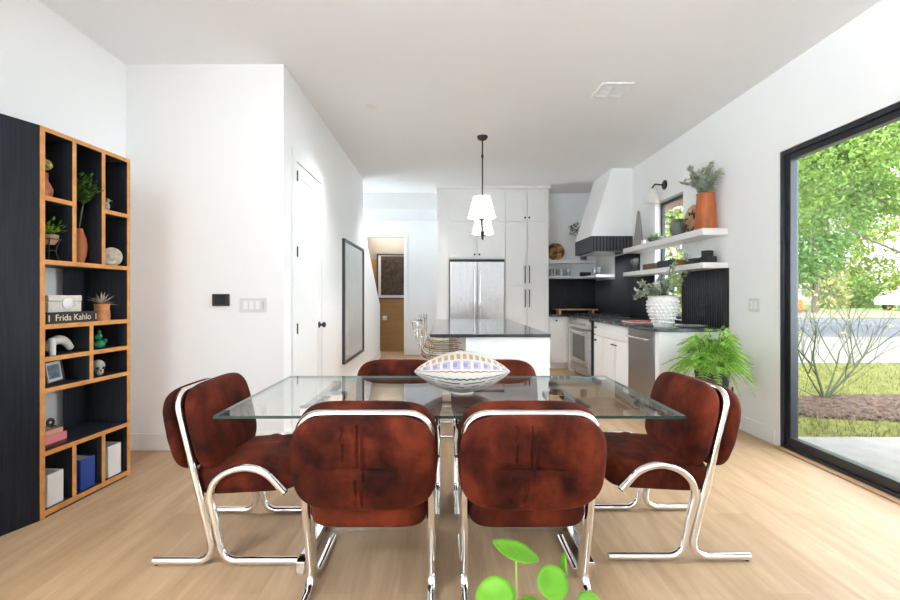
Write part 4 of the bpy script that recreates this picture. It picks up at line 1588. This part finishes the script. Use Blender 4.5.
# lower shelf
for k, (x, dx) in enumerate(((633, .0), (638.5, .05))):
    Y = sp_(x, 2.62 - dx * .3)
    p = Vector((2.62 - dx, Y, SLO))
    bm = lathe(B(), [(0, 0), (.034, .001), (.034, .003), (.005, .006), (.004, .075), (.02, .09), (.036, .12), (.038, .15), (.031, .185), (.030, .185), (.036, .15), (.034, .12), (.018, .093), (0, .085)], p, 20, cap=False)
    t = obj('wine_glass', bm, WINEGL)
    tag(t, ('clear stemmed wine glass nearest the hood on the lower shelf', 'clear stemmed wine glass next to the brown wooden box on the lower shelf')[k], 'wine glass', 'wine glasses on the lower shelf')
def shelf_box(name, lab, cat, x0, x1, h, m, xd=(2.54, 2.66), lid=True):
    y1, y0 = sp_(x0, xd[0]), sp_(x1, xd[0])
    t = thing(name, lab, cat, ((xd[0] + xd[1]) / 2, (y0 + y1) / 2, SLO))
    obj('box_base', bx(xd[0], xd[1], y0, y1, SLO, SLO + h * .72), m, t, bevel=.003)
    obj('lid', bx(xd[0] - .002, xd[1] + .002, y0 - .002, y1 + .002, SLO + h * .74, SLO + h), m, t, bevel=.003)
    return t
shelf_box('wooden_box', 'low brown wooden box on the lower kitchen shelf', 'box', 642.5, 655, .075, mat('walnut', (.16, .10, .065), .6, var=.25, stretch=(1, 8, 8)))
shelf_box('black_tin', 'low dark slate coloured box on the lower shelf before the window', 'box', 657, 670.5, .085, mat('slate_box', (.03, .035, .042), .5))
Y = sp_(675.5, 2.66)
p = Vector((2.66, Y, SLO))
t = obj('glass_tumbler', lathe(B(), [(0, 0), (.04, 0), (.044, .10), (.041, .10), (.037, .01), (0, .01)], p, 22, cap=False), WINEGL)
tag(t, 'clear glass tumbler on the lower shelf right of the dark slate box', 'glass')
Y = sp_(685)
p = Vector((2.57, Y, SLO))
t = obj('bronze_bowl', lathe(B(), [(0, 0), (.025, 0), (.03, .008), (.055, .045), (.06, .065), (.056, .065), (.05, .045), (0, .015)], p, 24, cap=False), mat('bronze', (.42, .22, .08), .35, .7))
tag(t, 'small footed bronze bowl on the lower kitchen shelf', 'bowl')
fo, st = B(), B()
p2 = p + Vector((.10, .06, 0))
for k in range(7):
    tip = p2 + Vector((RND.uniform(-.05, .04), RND.uniform(-.08, .08), RND.uniform(.12, .19)))
    tube(st, [p2 + Vector((0, 0, .03)), (p2 + tip) / 2 + Vector((0, 0, .02)), tip], .0016, 4)
    for _ in range(5):
        leaf(fo, tip - Vector((0, 0, RND.uniform(0, .05))), rdir(), (0, 0, 1), .018, .010)
vase_plant(p2, 'sprig_jar', 'tiny jar of wispy sprigs behind the bronze bowl', 'vase', [(0, 0), (.022, 0), (.026, .03), (.018, .05), (.015, .05), (.02, .03)], GRAYC, fo, SAGE, extra=st)
shelf_box('green_tin', 'small dark green box beside the stacked charcoal boxes on the lower shelf', 'box', 688, 694, .06, mat('green_box', (.025, .04, .033), .5))
y0, y1 = 4.55, 4.69
t = obj('stone_box', bx(2.60, 2.70, y0, y1, SLO, SLO + .07), DARKST, bevel=.006)
tag(t, 'wide charcoal stone box at the bottom of the pair on the lower shelf', 'box')
yc = (y0 + y1) / 2 + .012
t = thing('round_stone_box', 'round charcoal lidded box on top of the wide stone box', 'box', (2.65, yc, SLO + .071))
obj('box_base', lathe(B(), [(0, 0), (.052, 0), (.052, .036), (0, .036)], (2.65, yc, SLO + .071), 28), DARKST, t, bevel=.002)
obj('lid', lathe(B(), [(0, .037), (.055, .037), (.055, .056), (.05, .06), (0, .06)], (2.65, yc, SLO + .071), 28), DARKST, t)

# corner shelves
p = Vector((1.98, 8.19, 1.856 + .158))
bm = lathe(B(), [(0, 0), (.11, .0), (.152, .012), (.158, .022), (.11, .02), (0, .02)], (0, 0, 0), 34)
bm.transform(Matrix.Translation(p) @ Matrix.Rotation(PI / 2 - .15, 4, 'X'))
t = obj('woven_disc', bm, mat('woven_disc', (.05, .02, .01), .7, col2=(.56, .27, .09), vscale=11, detail=1))
tag(t, 'round orange and brown woven disc on the upper corner shelf', 'plate')
p = Vector((2.47, 8.14, 1.856))
fo = B()
for k in range(70):
    leaf(fo, p + Vector((RND.uniform(-.24, -.08), RND.uniform(-.08, .08), RND.uniform(.44, .64))), rdir(-.5, 1), (0, 0, 1), .05, .035, .1)
st = B()
for k in range(5):
    tube(st, [p + Vector((0, 0, .2)), p + Vector((RND.uniform(-.19, -.09), RND.uniform(-.05, .05), .56))], .003, 5)
vase_plant(p, 'branch_vase', 'dark leafy sprig in a vase half hidden behind the hood', 'vase', [(0, 0), (.05, 0), (.06, .1), (.04, .26), (.034, .3), (.028, .3), (.03, .2)], GRAYC, fo, mat('olive_leaf', (.07, .09, .03), .6, col2=(.22, .24, .11), vscale=16), extra=st)
gl = []
names = ['first clear tumbler from the pantry cabinet on the lower corner shelf', 'second clear tumbler from the pantry cabinet on the lower corner shelf', 'third clear tumbler from the pantry cabinet on the lower corner shelf', 'fourth clear tumbler from the pantry, next to the small black speaker']
for k in range(4):
    bm = lathe(B(), [(0, 0), (.036, 0), (.041, .13), (.038, .13), (.034, .01), (0, .01)], (1.84 + k * .115, 8.10, 1.575), 20, cap=False)
    tag(obj('glass_tumbler', bm, WINEGL), names[k], 'glass', 'clear glasses on the corner shelf')
for k in range(3):
    bm = lathe(B(), [(0, 0), (.036, 0), (.041, .13), (.038, .13), (.034, .01), (0, .01)], (2.57 + (k % 2) * .02, 7.86 - k * .13, 1.575), 20, cap=False)
    tag(obj('glass_tumbler', bm, WINEGL), ['clear tumbler by the hood on the corner shelf, farthest into the corner', 'clear tumbler by the hood on the corner shelf, middle of three', 'clear tumbler by the hood on the corner shelf, nearest the ribbed tile'][k], 'glass', 'clear glasses on the corner shelf')
t = thing('small_speaker', 'small black box speaker on the lower corner shelf under the hood', 'speaker', (2.47, 8.05, 1.575))
obj('body', bx(2.38, 2.56, 8.0, 8.09, 1.575, 1.645), BLACK, t, bevel=.01)
obj('grille', bx(2.40, 2.54, 7.996, 8.0, 1.585, 1.635), mat('grille_mesh', (.04, .04, .042), .8), t)

# counter
p0, p1 = at(554, 310, 8.0), at(599, 310, 8.0)
t = thing('footed_board', 'long pale wooden footed serving board on the corner worktop', 'serving board', (2.25, 8.0, .914))
WOODL = mat('pale_wood', (.50, .31, .17), .5, var=.15, stretch=(1, 8, 8))
obj('board', bx(p0.x, 2.64, 7.88, 8.12, .985, 1.005), WOODL, t, bevel=.004)
for x in (p0.x + .08, 2.56):
    obj('foot', bx(x - .02, x + .02, 7.90, 8.10, .914, .985), WOODL, t)
# hobnail vase with branches
p = Vector((2.245, 4.72, .914))
t = thing('hobnail_vase', 'large white hobnail vase of grey green branches on the near end of the worktop', 'vase', p)
prof = [(0, 0), (.080, 0), (.088, .012), (.112, .08), (.138, .15), (.150, .21), (.146, .26), (.138, .295), (.150, .315), (.138, .315), (.128, .29), (.135, .2), (.07, .03), (0, .03)]
obj('body', lathe(B(), prof, p, 40, cap=False), WHITEC, t)
bm = B()
for zi, (z, r) in enumerate(((.05, .100), (.085, .115), (.12, .128), (.155, .141), (.19, .148), (.225, .151), (.258, .147))):
    for k in range(22):
        a = 2 * PI * (k + .5 * (zi % 2)) / 22
        ball(bm, p + Vector((math.cos(a) * r, math.sin(a) * r, z)), .0125, 1.1, 1.1, 1, 8, 6)
obj('hobnails', bm, WHITEC, t)
fo, st = B(), B()
tips = [(-.26, -.02, .36), (-.20, .05, .44), (-.12, -.05, .42), (.0, .06, .50), (.07, -.02, .62), (.14, .04, .66), (.18, -.06, .52), (.02, -.12, .44), (.10, .14, .46), (.26, .02, .56), (-.29, .0, .30)]
for tx, ty, tz in tips:
    s_ = spline([p + Vector((tx * .15, ty * .15, .1)), p + Vector((tx * .35, ty * .35, .34)), p + Vector((tx, ty, tz))], 8)
    tube(st, s_, .003, 5)
    for q in s_[7:]:
        for _ in range(5 if tx > .03 else 9):
            leaf(fo, q + rdir() * .028, rdir(-.5, .9), (0, 0, 1), RND.uniform(.03, .06), .028, .1)
obj('foliage', fo, SAGE, t)
obj('stems', st, STEMM, t)
# open cook book and papers
c = at(637, 322.5, 5.40)
t = thing('cookbook', 'flat red covered book lying on the dark worktop beyond the hobnail vase', 'book', (2.30, 5.42, .914))
b = bx(2.16, 2.42, 5.25, 5.60, .914, .918)
box(b, 2.16, 2.42, 5.25, 5.60, .932, .936)
obj('cover', b, mat('red_cover', (.45, .10, .08), .6), t)
obj('page_block', bx(2.164, 2.416, 5.254, 5.596, .918, .932), PAPER, t)
bm = lathe(B(), [(0, 0), (.08, 0), (.15, .018), (.155, .022), (.08, .008), (0, .008)], (2.50, 4.66, .914), 30)
t = obj('white_plate', bm, mat('pale_blue_china', (.70, .74, .80), .2))
tag(t, 'pale blue white plate on the worktop just right of the hobnail vase', 'plate')

# ------------------------------------------------------------------ fern on a stand
fp = Vector((2.33, 4.0, 0))
t = thing('plant_stand', 'black metal plant stand with thin legs under the fern', 'plant stand', fp)
bm = B()
for z in (.40, .30):
    tube(bm, [(fp.x + .15 * math.cos(q * PI / 12), fp.y + .15 * math.sin(q * PI / 12), z) for q in range(25)], .007, 8)
tube(bm, [(fp.x - .15, fp.y, .30), (fp.x + .15, fp.y, .30)], .006, 8)
tube(bm, [(fp.x, fp.y - .15, .30), (fp.x, fp.y + .15, .30)], .006, 8)
obj('ring', bm, BLACK, t)
for k in range(4):
    a = PI / 4 + k * PI / 2
    obj('leg', tube(B(), [(fp.x + .155 * math.cos(a), fp.y + .155 * math.sin(a), .46), (fp.x + .165 * math.cos(a), fp.y + .165 * math.sin(a), 0)], .008, 8), BLACK, t)
p = fp + Vector((0, 0, .307))
t = thing('potted_fern', 'lush bright green fern in a dark pot by the right wall', 'potted plant', p)
obj('pot', lathe(B(), [(0, 0), (.10, 0), (.115, .06), (.135, .25), (.14, .27), (.128, .27), (.12, .22), (0, .22)], p, 28, cap=False), BLACK, t)
fo, st = B(), B()
for k in range(210):
    a = RND.uniform(0, 2 * PI)
    d = Vector((math.cos(a), math.sin(a), 0))
    reach = RND.uniform(.10, .40) * (.8 if d.x > .3 else 1)
    b0 = p + Vector((0, 0, .24)) + d * RND.uniform(0, .08)
    tz = .34 - 1.55 * (reach - .10) + RND.uniform(-.10, .08)
    tip = b0 + d * reach + Vector((0, 0, tz))
    mid = b0 + d * reach * .48 + Vector((0, 0, max(tz, 0) * .72 + .09))
    s_ = spline([b0, mid, tip], 11)
    tube(st, s_, .0022, 4)
    n = len(s_)
    roll = RND.uniform(-.5, .5)
    for i in range(3, n):
        f_ = i / (n - 1)
        tg = (s_[i] - s_[i - 1]).normalized()
        sd = tg.cross(Vector((0, 0, 1)))
        sd = sd.normalized() if sd.length > 1e-3 else Vector((1, 0, 0))
        sd = Matrix.Rotation(roll, 3, tg) @ sd
        L_ = .056 * math.sin(PI * min(1, .25 + f_ * .72)) + .008
        for sgn in (-1, 1):
            leaf(fo, s_[i], sd * sgn + tg * .25 + rdir() * .18, (0, 0, 1), L_ * RND.uniform(.75, 1.15), .0125, .1)
obj('fronds', fo, FERN, t)
obj('stems', st, mat('fern_stem', (.12, .25, .03), .6), t)

# ------------------------------------------------------------------ plant in the foreground
pp = Vector((.15, .90, 0))
t = thing('foreground_plant', 'round leaved green plant at the bottom edge of the photo, nearest the camera', 'potted plant', pp)
obj('planter', lathe(B(), [(0, 0), (.12, 0), (.15, .46), (.155, .48), (.14, .48), (.135, .42), (0, .42)], pp, 30, cap=False), WHITEC, t)


def round_leaf(c, nrm, r, roll=0, cup=.12, stemto=None, el=1.0):
    nrm = Vector(nrm).normalized()
    s = nrm.orthogonal().normalized()
    s = Matrix.Rotation(roll, 3, nrm) @ s
    q = nrm.cross(s)
    bm = B()
    rings = [[bm.verts.new(c)]]
    for k in range(1, 6):
        f = k / 5
        rings.append([bm.verts.new(c + (s * math.cos(a) * el + q * math.sin(a)) * r * f * (1 - .06 * math.cos(a) * f) + nrm * cup * r * f * f * (1 + .35 * math.sin(3 * a))) for a in [2 * PI * m / 26 for m in range(26)]])
    for m in range(26):
        bm.faces.new((rings[0][0], rings[1][m], rings[1][(m + 1) % 26]))
        for k in range(1, 5):
            bm.faces.new((rings[k][m], rings[k + 1][m], rings[k + 1][(m + 1) % 26], rings[k][(m + 1) % 26]))
    o = obj('leaf', bm, mat('round_leaf', (.13, .40, .015), .35, col2=(.22, .52, .035), vscale=14, trans=.3), t)
    md = o.modifiers.new('thickness', 'SOLIDIFY')
    md.thickness = .0016
    bm = tube(B(), spline([pp + Vector(((c.x - pp.x) * .2, (c.y - pp.y) * .2, .40)), pp + Vector(((c.x - pp.x) * .7, (c.y - pp.y) * .7, .40 + (c.z - .40) * .55)), c], 8), .0026, 6)
    obj('stalk', bm, mat('pale_stalk', (.35, .42, .12), .5), t)


round_leaf(at(516, 552, .88), (.30, .10, 1), .045, 0, .10, el=1.0)
round_leaf(at(552, 584, .86), (.1, -.75, .7), .030, .4)
round_leaf(at(496, 597, .84), (-.2, -.5, .8), .036, .2)
round_leaf(at(566, 575, .92), (-.97, .12, .12), .040, 1.2, el=1.0)
round_leaf(at(533, 615, .85), (.1, -.4, .9), .034, .6)
round_leaf(at(592, 606, .90), (.3, -.3, .9), .030, .1)

# ================================================================== OUTSIDE
GZ = -.08
def noise_ground(name, c1, c2, sc, rough=.95):
    return mat(name, c1, rough, col2=c2, vscale=sc, detail=8, spec=.1)


XO = XR + .12
struct('patio', bx(XO, 14, -6, 4.18, -.2, -.05), noise_ground('concrete', (.14, .128, .116), (.175, .162, .15), 5))
struct('lawn', bx(XO, 40, 4.18, 8.95, -.3, GZ), noise_ground('lawn_grass', (.052, .058, .012), (.105, .10, .026), 5))
struct('curb', bx(XO, 60, 8.95, 9.12, -.3, GZ + .015), noise_ground('curb_stone', (.10, .10, .09), (.18, .18, .16), 9))
struct('sidewalk', bx(XO, 60, 9.12, 14.9, -.3, -.10), noise_ground('sidewalk', (.105, .095, .085), (.14, .128, .115), 2))
struct('road', bx(XO, 90, 14.9, 27.5, -.3, -.11), noise_ground('asphalt', (.055, .056, .063), (.078, .08, .086), 3))
struct('far_verge', bx(XO, 120, 27.5, 44, -.3, -.06), noise_ground('verge', (.10, .09, .06), (.15, .135, .10), .6))
struct('far_lawn', bx(XO - 20, 140, 44, 130, -.3, -.04), noise_ground('far_grass', (.07, .12, .02), (.15, .20, .05), .5))
struct('ground_behind', bx(-40, XO - .01, 10.8, 44, -.3, -.1), noise_ground('side_ground', (.10, .13, .04), (.2, .22, .1), 2))
struct('roof_eave', bx(XO, XO + .62, 4.9, 8.6, 2.56, 2.62), mat('cedar_soffit', (.22, .12, .07), .7, var=.2, stretch=(6, .5, 6)))
# grass blades near the glass
bm = B()
for k in range(7500):
    x, y = RND.uniform(3.4, 9.0), 4.2 + 4.7 * RND.random() ** 1.4
    h = RND.uniform(.03, .07)
    a = RND.uniform(0, PI)
    w_ = .006
    l_ = rdir(0, .2) * .02
    v = [bm.verts.new((x - w_ * math.cos(a), y - w_ * math.sin(a), GZ)), bm.verts.new((x + w_ * math.cos(a), y + w_ * math.sin(a), GZ)), bm.verts.new((x + l_.x, y + l_.y, GZ + h))]
    bm.faces.new(v)
tag(obj('grass', bm, mat('grass_blade', (.06, .075, .013), .7, col2=(.12, .12, .03), vscale=2, trans=.2)), 'short dry green lawn grass outside the glass door', 'grass', kind='stuff')
# mulch
bm = B()
bc = Vector((5.35, 5.30, GZ))
ball(bm, bc, 1, 1.75, .54, .10, 40, 10)
for k in range(5200):
    a, r = RND.uniform(0, 2 * PI), math.sqrt(RND.random())
    x, y = bc.x + 1.78 * r * math.cos(a), bc.y + .56 * r * math.sin(a)
    z = GZ + .10 * math.sqrt(max(0, 1 - r * r)) + .006
    d = rdir(-.35, .35)
    s = d.orthogonal().normalized()
    l_, w_ = RND.uniform(.02, .05), RND.uniform(.006, .014)
    c = Vector((x, y, z))
    v = [bm.verts.new(q) for q in (c - d * l_ - s * w_, c + d * l_ - s * w_, c + d * l_ + s * w_, c - d * l_ + s * w_)]
    bm.faces.new(v)
o = obj('mulch_bed', bm, mat('bark_mulch', (.026, .014, .010), .95, col2=(.085, .053, .038), vscale=18))
tag(o, 'reddish brown bark mulch mound around the bare young tree', 'mulch', kind='stuff')

# bare young tree
tb = at(824, 396, 5.5)
t = thing('young_tree', 'bare many stemmed young tree with green bark in the mulch bed', 'tree', (tb.x, tb.y, GZ + .08))
br_ = B()
tips = []


def grow(p, d, L, r, depth):
    pts = [p]
    dd = d.normalized()
    k = 4
    for i in range(k):
        dd = (dd + rdir() * .13 + Vector((0, 0, .07))).normalized()
        pts.append(pts[-1] + dd * (L / k))
    tube(br_, pts, [r * (1 - .45 * i / k) for i in range(k + 1)], 6)
    if depth == 0:
        tips.append(pts[-1])
        return
    m = 3 if depth > 1 else 2
    for i in range(m):
        q = pts[2 + (i % 3)]
        side = rdir(-.1, .5)
        side.y *= .7
        grow(q, (dd * .9 + side * .8).normalized(), L * RND.uniform(.6, .85), r * .5, depth - 1)


base = Vector((tb.x, tb.y, GZ + .07))
for d, L, r in (((-.28, .0, 1), .52, .018), ((-.5, .1, 1), .66, .012), ((.6, -.05, .75), .60, .014), ((1.0, .1, .72), .74, .013), ((.35, .05, 1), .62, .013), ((.85, -.1, .9), .7, .011), ((-.95, .05, .42), .42, .006), ((1.1, .0, .45), .5, .006)):
    grow(base, Vector(d), L, r * 1.05, 3 if r > .01 else 1)
obj('branches', br_, mat('green_bark', (.016, .022, .006), .7, col2=(.035, .042, .012), vscale=8), t)
fo = B()
for q in RND.sample(tips, min(len(tips), 26)):
    for _ in range(5):
        leaf(fo, q + rdir() * .02, rdir(), (0, 0, 1), .035, .02)
obj('leaf_tufts', fo, mat('yellow_leaf', (.38, .36, .03), .5, col2=(.50, .46, .08), trans=.3), t)


def tree(name, label, trunk, blobs, n, L, W, m, tr=.2, group='leafy trees outside'):
    t = thing(name, label, 'tree', trunk, 0, group)
    obj('crown', leaf_cloud(blobs, n, L, W), m, t, smooth=0)
    b = B()
    x, y, z = trunk
    top = max(c[2] for c, r in blobs)
    tube(b, spline([(x, y, z - .1), (x + .05, y, top * .4), (x - .1, y + .1, top * .8)], 5), [tr * (1 - .06 * i) for i in range(11)], 9)
    for c, r in blobs:
        st_ = Vector((x, y, z + (c[2] - z) * .45))
        tube(b, spline([st_, (st_ + Vector(c)) / 2 + Vector((0, 0, -.1)), c], 5), [tr * .28 * (1 - .075 * i) for i in range(11)], 7)
    obj('trunk', b, BARK, t)
    return t


LT1 = mat('tree_leaf_mid', (.04, .095, .008), .6, col2=(.14, .22, .03), vscale=1.2, trans=.4)
LT2 = mat('tree_leaf_yellow', (.085, .14, .010), .6, col2=(.20, .25, .035), vscale=.8, trans=.4)
LT3 = mat('tree_leaf_deep', (.032, .09, .012), .6, col2=(.09, .18, .03), vscale=.8, trans=.35)
LT4 = mat('shrub_leaf', (.16, .20, .06), .6, col2=(.30, .30, .12), vscale=1.0, trans=.3)
# big tree at the street, its crown hanging in from the right
tree('street_tree', 'large feathery green tree whose crown fills the top of the glass door', (16.8, 14.5, GZ),
     [((12.2, 14.3, 5.2), (2.0, 1.8, 1.0)), ((13.4, 14.6, 6.4), (2.4, 2.0, 1.1)), ((11.6, 14.6, 3.9), (1.5, 1.5, .75)), ((14.8, 14.8, 7.2), (2.4, 2.2, 1.3)), ((13.3, 14.0, 4.2), (1.3, 1.3, .55)), ((12.0, 14.8, 6.6), (1.7, 1.5, .9))], 26000, .17, .065, LT1, .24)
tree('street_tree', 'deep green tree across the road at the left edge of the glass door', (29.0, 36, -.06),
     [((28.0, 36, 5.5), (3.6, 2.8, 2.9)), ((30.5, 36.5, 8.2), (3.7, 2.8, 2.7)), ((27.5, 36.5, 10.2), (3.5, 2.6, 2.4)), ((26.6, 35.6, 3.2), (2.2, 2.0, 1.5))], 11000, .42, .18, LT3, .22)
tree('street_tree', 'yellow green tree far across the road behind the parked car', (43, 50, -.06),
     [((48.5, 52, 3.6), (4.2, 2.2, 2.4)), ((43, 51.5, 3.4), (3.4, 2.2, 1.8)), ((41, 50, 8.0), (5.2, 3.6, 4.0)), ((47, 51, 10.5), (5.2, 3.6, 4.6)), ((44.5, 51, 15.5), (5.2, 3.6, 4.0)), ((38, 51, 13.0), (4.8, 3.6, 4.0)), ((35.8, 51, 17.0), (5.0, 3.6, 3.8))], 18000, .58, .27, LT2, .3)
tree('street_tree', 'leafy tree seen through the kitchen window between the shelves', (8.2, 16.0, -.1),
     [((7.9, 16, 2.9), (1.5, 1.5, 1.5)), ((8.6, 16.4, 4.4), (1.6, 1.5, 1.3)), ((7.1, 16, 1.5), (1.1, 1.0, 1.0)), ((7.4, 16.4, 4.6), (1.3, 1.2, 1.0)), ((8.8, 15.6, 1.6), (1.0, 1.0, .9))], 7000, .22, .10, LT2, .16)
for k, (x, y, rx, rz_, m, lab) in enumerate([(32.2, 45, 2.4, 1.3, LT1, 'low green shrub across the road, nearest the orange barrel'), (38.0, 46, 2.8, 2.8, LT4, 'olive brown shrub across the road between the trees'),
                                          (43.2, 48, 3.0, 1.9, LT1, 'rounded green shrub across the road left of the parked car'), (49.5, 49, 3.2, 2.2, LT2, 'bright green shrub across the road behind the parked car')]):
    t = thing('shrub', lab, 'shrub', (x, y, -.06), 0, 'shrubs across the road')
    obj('foliage', leaf_cloud([((x, y, rz_ * .75), (rx * .78, 1.2, rz_)), ((x + rx * .3, y, rz_ * .5), (rx * .55, 1.0, rz_ * .7))], 2600, .36, .19), m, t, smooth=0)
    obj('stem', tube(B(), [(x, y, -.1), (x, y, rz_ * .8)], .08, 8), BARK, t)
# orange barrel
p = at(800.5, 305, 40.0)
p.z = -.06
t = thing('traffic_barrel', 'orange traffic barrel across the road at the left edge of the glass door', 'traffic barrel', p)
ORG = mat('safety_orange', (.75, .17, .02), .5)
obj('body', lathe(B(), [(0, .05), (.30, .05), (.28, .5), (.24, .95), (.2, 1.0), (0, 1.0)], p, 20), ORG, t)
obj('base', lathe(B(), [(0, 0), (.4, 0), (.4, .05), (0, .05)], p, 20), BLACK, t)
# parked car
cx, cy = 31.6, 31.1
t = thing('parked_car', 'white car parked across the road at the right edge of the glass door', 'car', (cx, cy, -.06))
CARP = mat('white_car_paint', (.72, .73, .75), .25, coat=.5)
prof = [(-2.25, .35), (-2.28, .65), (-2.15, .88), (-1.35, 1.0), (-.65, 1.45), (.75, 1.48), (1.5, 1.05), (2.2, .95), (2.28, .6), (2.2, .35)]
bm = B()
ra = [bm.verts.new((cx + a, cy - .85 + (.10 if z > 1.1 else 0), z - .06)) for a, z in prof]
rb = [bm.verts.new((cx + a, cy + .85 - (.10 if z > 1.1 else 0), z - .06)) for a, z in prof]
bm.faces.new(ra)
bm.faces.new(rb[::-1])
for i in range(len(prof)):
    j = (i + 1) % len(prof)
    bm.faces.new((ra[i], ra[j], rb[j], rb[i]))
obj('body', bm, CARP, t, bevel=.06)
CG = mat('car_glass', (.06, .07, .08), .08)
bm = B()
for a0, a1, b0, b1 in ((-1.12, -.1, -.62, -.1), (0, 1.2, 0, .72)):
    hexa(bm, [(cx + a0, cy - .875, .96), (cx + a1, cy - .875, .96), (cx + a1, cy - .82, .96), (cx + a0, cy - .82, .96),
              (cx + b0, cy - .80, 1.32), (cx + b1, cy - .80, 1.32), (cx + b1, cy - .72, 1.32), (cx + b0, cy - .72, 1.32)])
obj('window', bm, CG, t)
for a in (-1.4, 1.4):
    for s in (-1, 1):
        bm = lathe(B(), [(0, -.1), (.30, -.1), (.33, -.07), (.33, .07), (.30, .1), (0, .1)], (0, 0, 0), 24)
        bm.transform(Matrix.Translation((cx + a, cy + s * .78, .27)) @ Matrix.Rotation(PI / 2, 4, 'X'))
        obj('wheel', bm, mat('tyre', (.02, .02, .02), .8), t)
t.scale = (1.38, 1.38, 1.38)
t.location = (cx + 10.9, 41.0, -.06)
# house
hx, hy = 56, 66
t = thing('distant_house', 'pale distant house with a low grey gable roof behind the street trees', 'house', (hx, hy, -.04))
obj('wall', bx(hx - 6, hx + 6, hy, hy + 8, -.1, 4.2), mat('pale_siding', (.52, .46, .42), .8), t)
bm = B()
v = [bm.verts.new(q) for q in ((hx - 6.6, hy - .6, 4.1), (hx + 6.6, hy - .6, 4.1), (hx + 6.6, hy + 8.6, 4.1), (hx - 6.6, hy + 8.6, 4.1), (hx - 6.6, hy + 4, 7.2), (hx + 6.6, hy + 4, 7.2))]
for f in ((0, 1, 5, 4), (2, 3, 4, 5), (0, 4, 3), (1, 2, 5), (3, 2, 1, 0)):
    bm.faces.new([v[i] for i in f])
obj('roof', bm, mat('grey_shingle', (.30, .28, .27), .9, var=.15), t)
for x in (-4, 0, 3.2):
    obj('window', bx(hx + x - .7, hx + x + .7, hy - .05, hy, 1.2, 2.8), CG, t)

# ================================================================== LIGHT AND CAMERA
wd = bpy.data.worlds.new('overcast')
scene.world = wd
wd.use_nodes = True
bg = wd.node_tree.nodes['Background']
bg.inputs['Color'].default_value = (.84, .93, 1.0, 1)
bg.inputs['Strength'].default_value = 1.0
wn = wd.node_tree.nodes
wtc = wn.new('ShaderNodeTexCoord')
wsx = wn.new('ShaderNodeSeparateXYZ')
wmr = wn.new('ShaderNodeMapRange')       # added fill glow below the horizon to brighten the ceiling, overcast sky above
wmr.inputs['From Min'].default_value = -.12
wmr.inputs['From Max'].default_value = .02
wmr.inputs['To Min'].default_value = 3.3
wmr.inputs['To Max'].default_value = 1.0
wd.node_tree.links.new(wtc.outputs['Generated'], wsx.inputs[0])
wd.node_tree.links.new(wsx.outputs['Z'], wmr.inputs['Value'])
wd.node_tree.links.new(wmr.outputs['Result'], bg.inputs['Strength'])
sun = bpy.data.lights.new('sun', 'SUN')
sun.energy = 1.6
sun.angle = math.radians(25)
sun.color = (1, .96, .88)
so = link(bpy.data.objects.new('sun', sun))
so.rotation_euler = (math.radians(38), math.radians(-22), 0)


def lamp(name, kind, loc, energy, color=(1, .98, .95), **k):
    l = bpy.data.lights.new(name, kind)
    l.energy = energy
    l.color = color
    for a, v in k.items():
        setattr(l, a, v)
    o = link(bpy.data.objects.new(name, l))
    o.location = loc
    return o


for x, y, lab in CANS:
    lamp('recessed_lamp', 'SPOT', (x, y, ZC - .01), 22, spot_size=1.9, spot_blend=1.0, shadow_soft_size=.05)
lamp('hood_fill', 'SPOT', (2.42, 7.05, 1.865), 5, spot_size=2.6, spot_blend=1.0, shadow_soft_size=.03)  # added lamp, brightens the range corner
for s in (-1, 1):
    lamp('pendant_bulb', 'POINT', (px + s * .058, pyc + s * .62, 2.12), 22, shadow_soft_size=.04)
lamp('powder_room_fill', 'POINT', (-1.2, 9.85, 2.72), 2.0, (1, .93, .85), shadow_soft_size=.08)  # added unseen lamp, keeps the powder room from going dark

cam = bpy.data.cameras.new('camera')
co = link(bpy.data.objects.new('camera', cam))
co.location = (0, 0, H)
co.rotation_euler = (PI / 2, 0, 0)
cam.sensor_width = 36
cam.lens = F / 900 * 36
cam.shift_x = (450 - VX) / 900
cam.shift_y = (VY - 300) / 900
cam.clip_start = .05
cam.clip_end = 500
scene.camera = co
scene.view_settings.view_transform = 'Standard'
scene.view_settings.look = 'None'
scene.view_settings.gamma = 1
scene.view_settings.exposure = 3.05
scene.cycles.max_bounces = 16
scene.cycles.diffuse_bounces = 12
scene.cycles.transparent_max_bounces = 16
scene.cycles.caustics_reflective = False
scene.cycles.caustics_refractive = False
scene.cycles.sample_clamp_indirect = 8
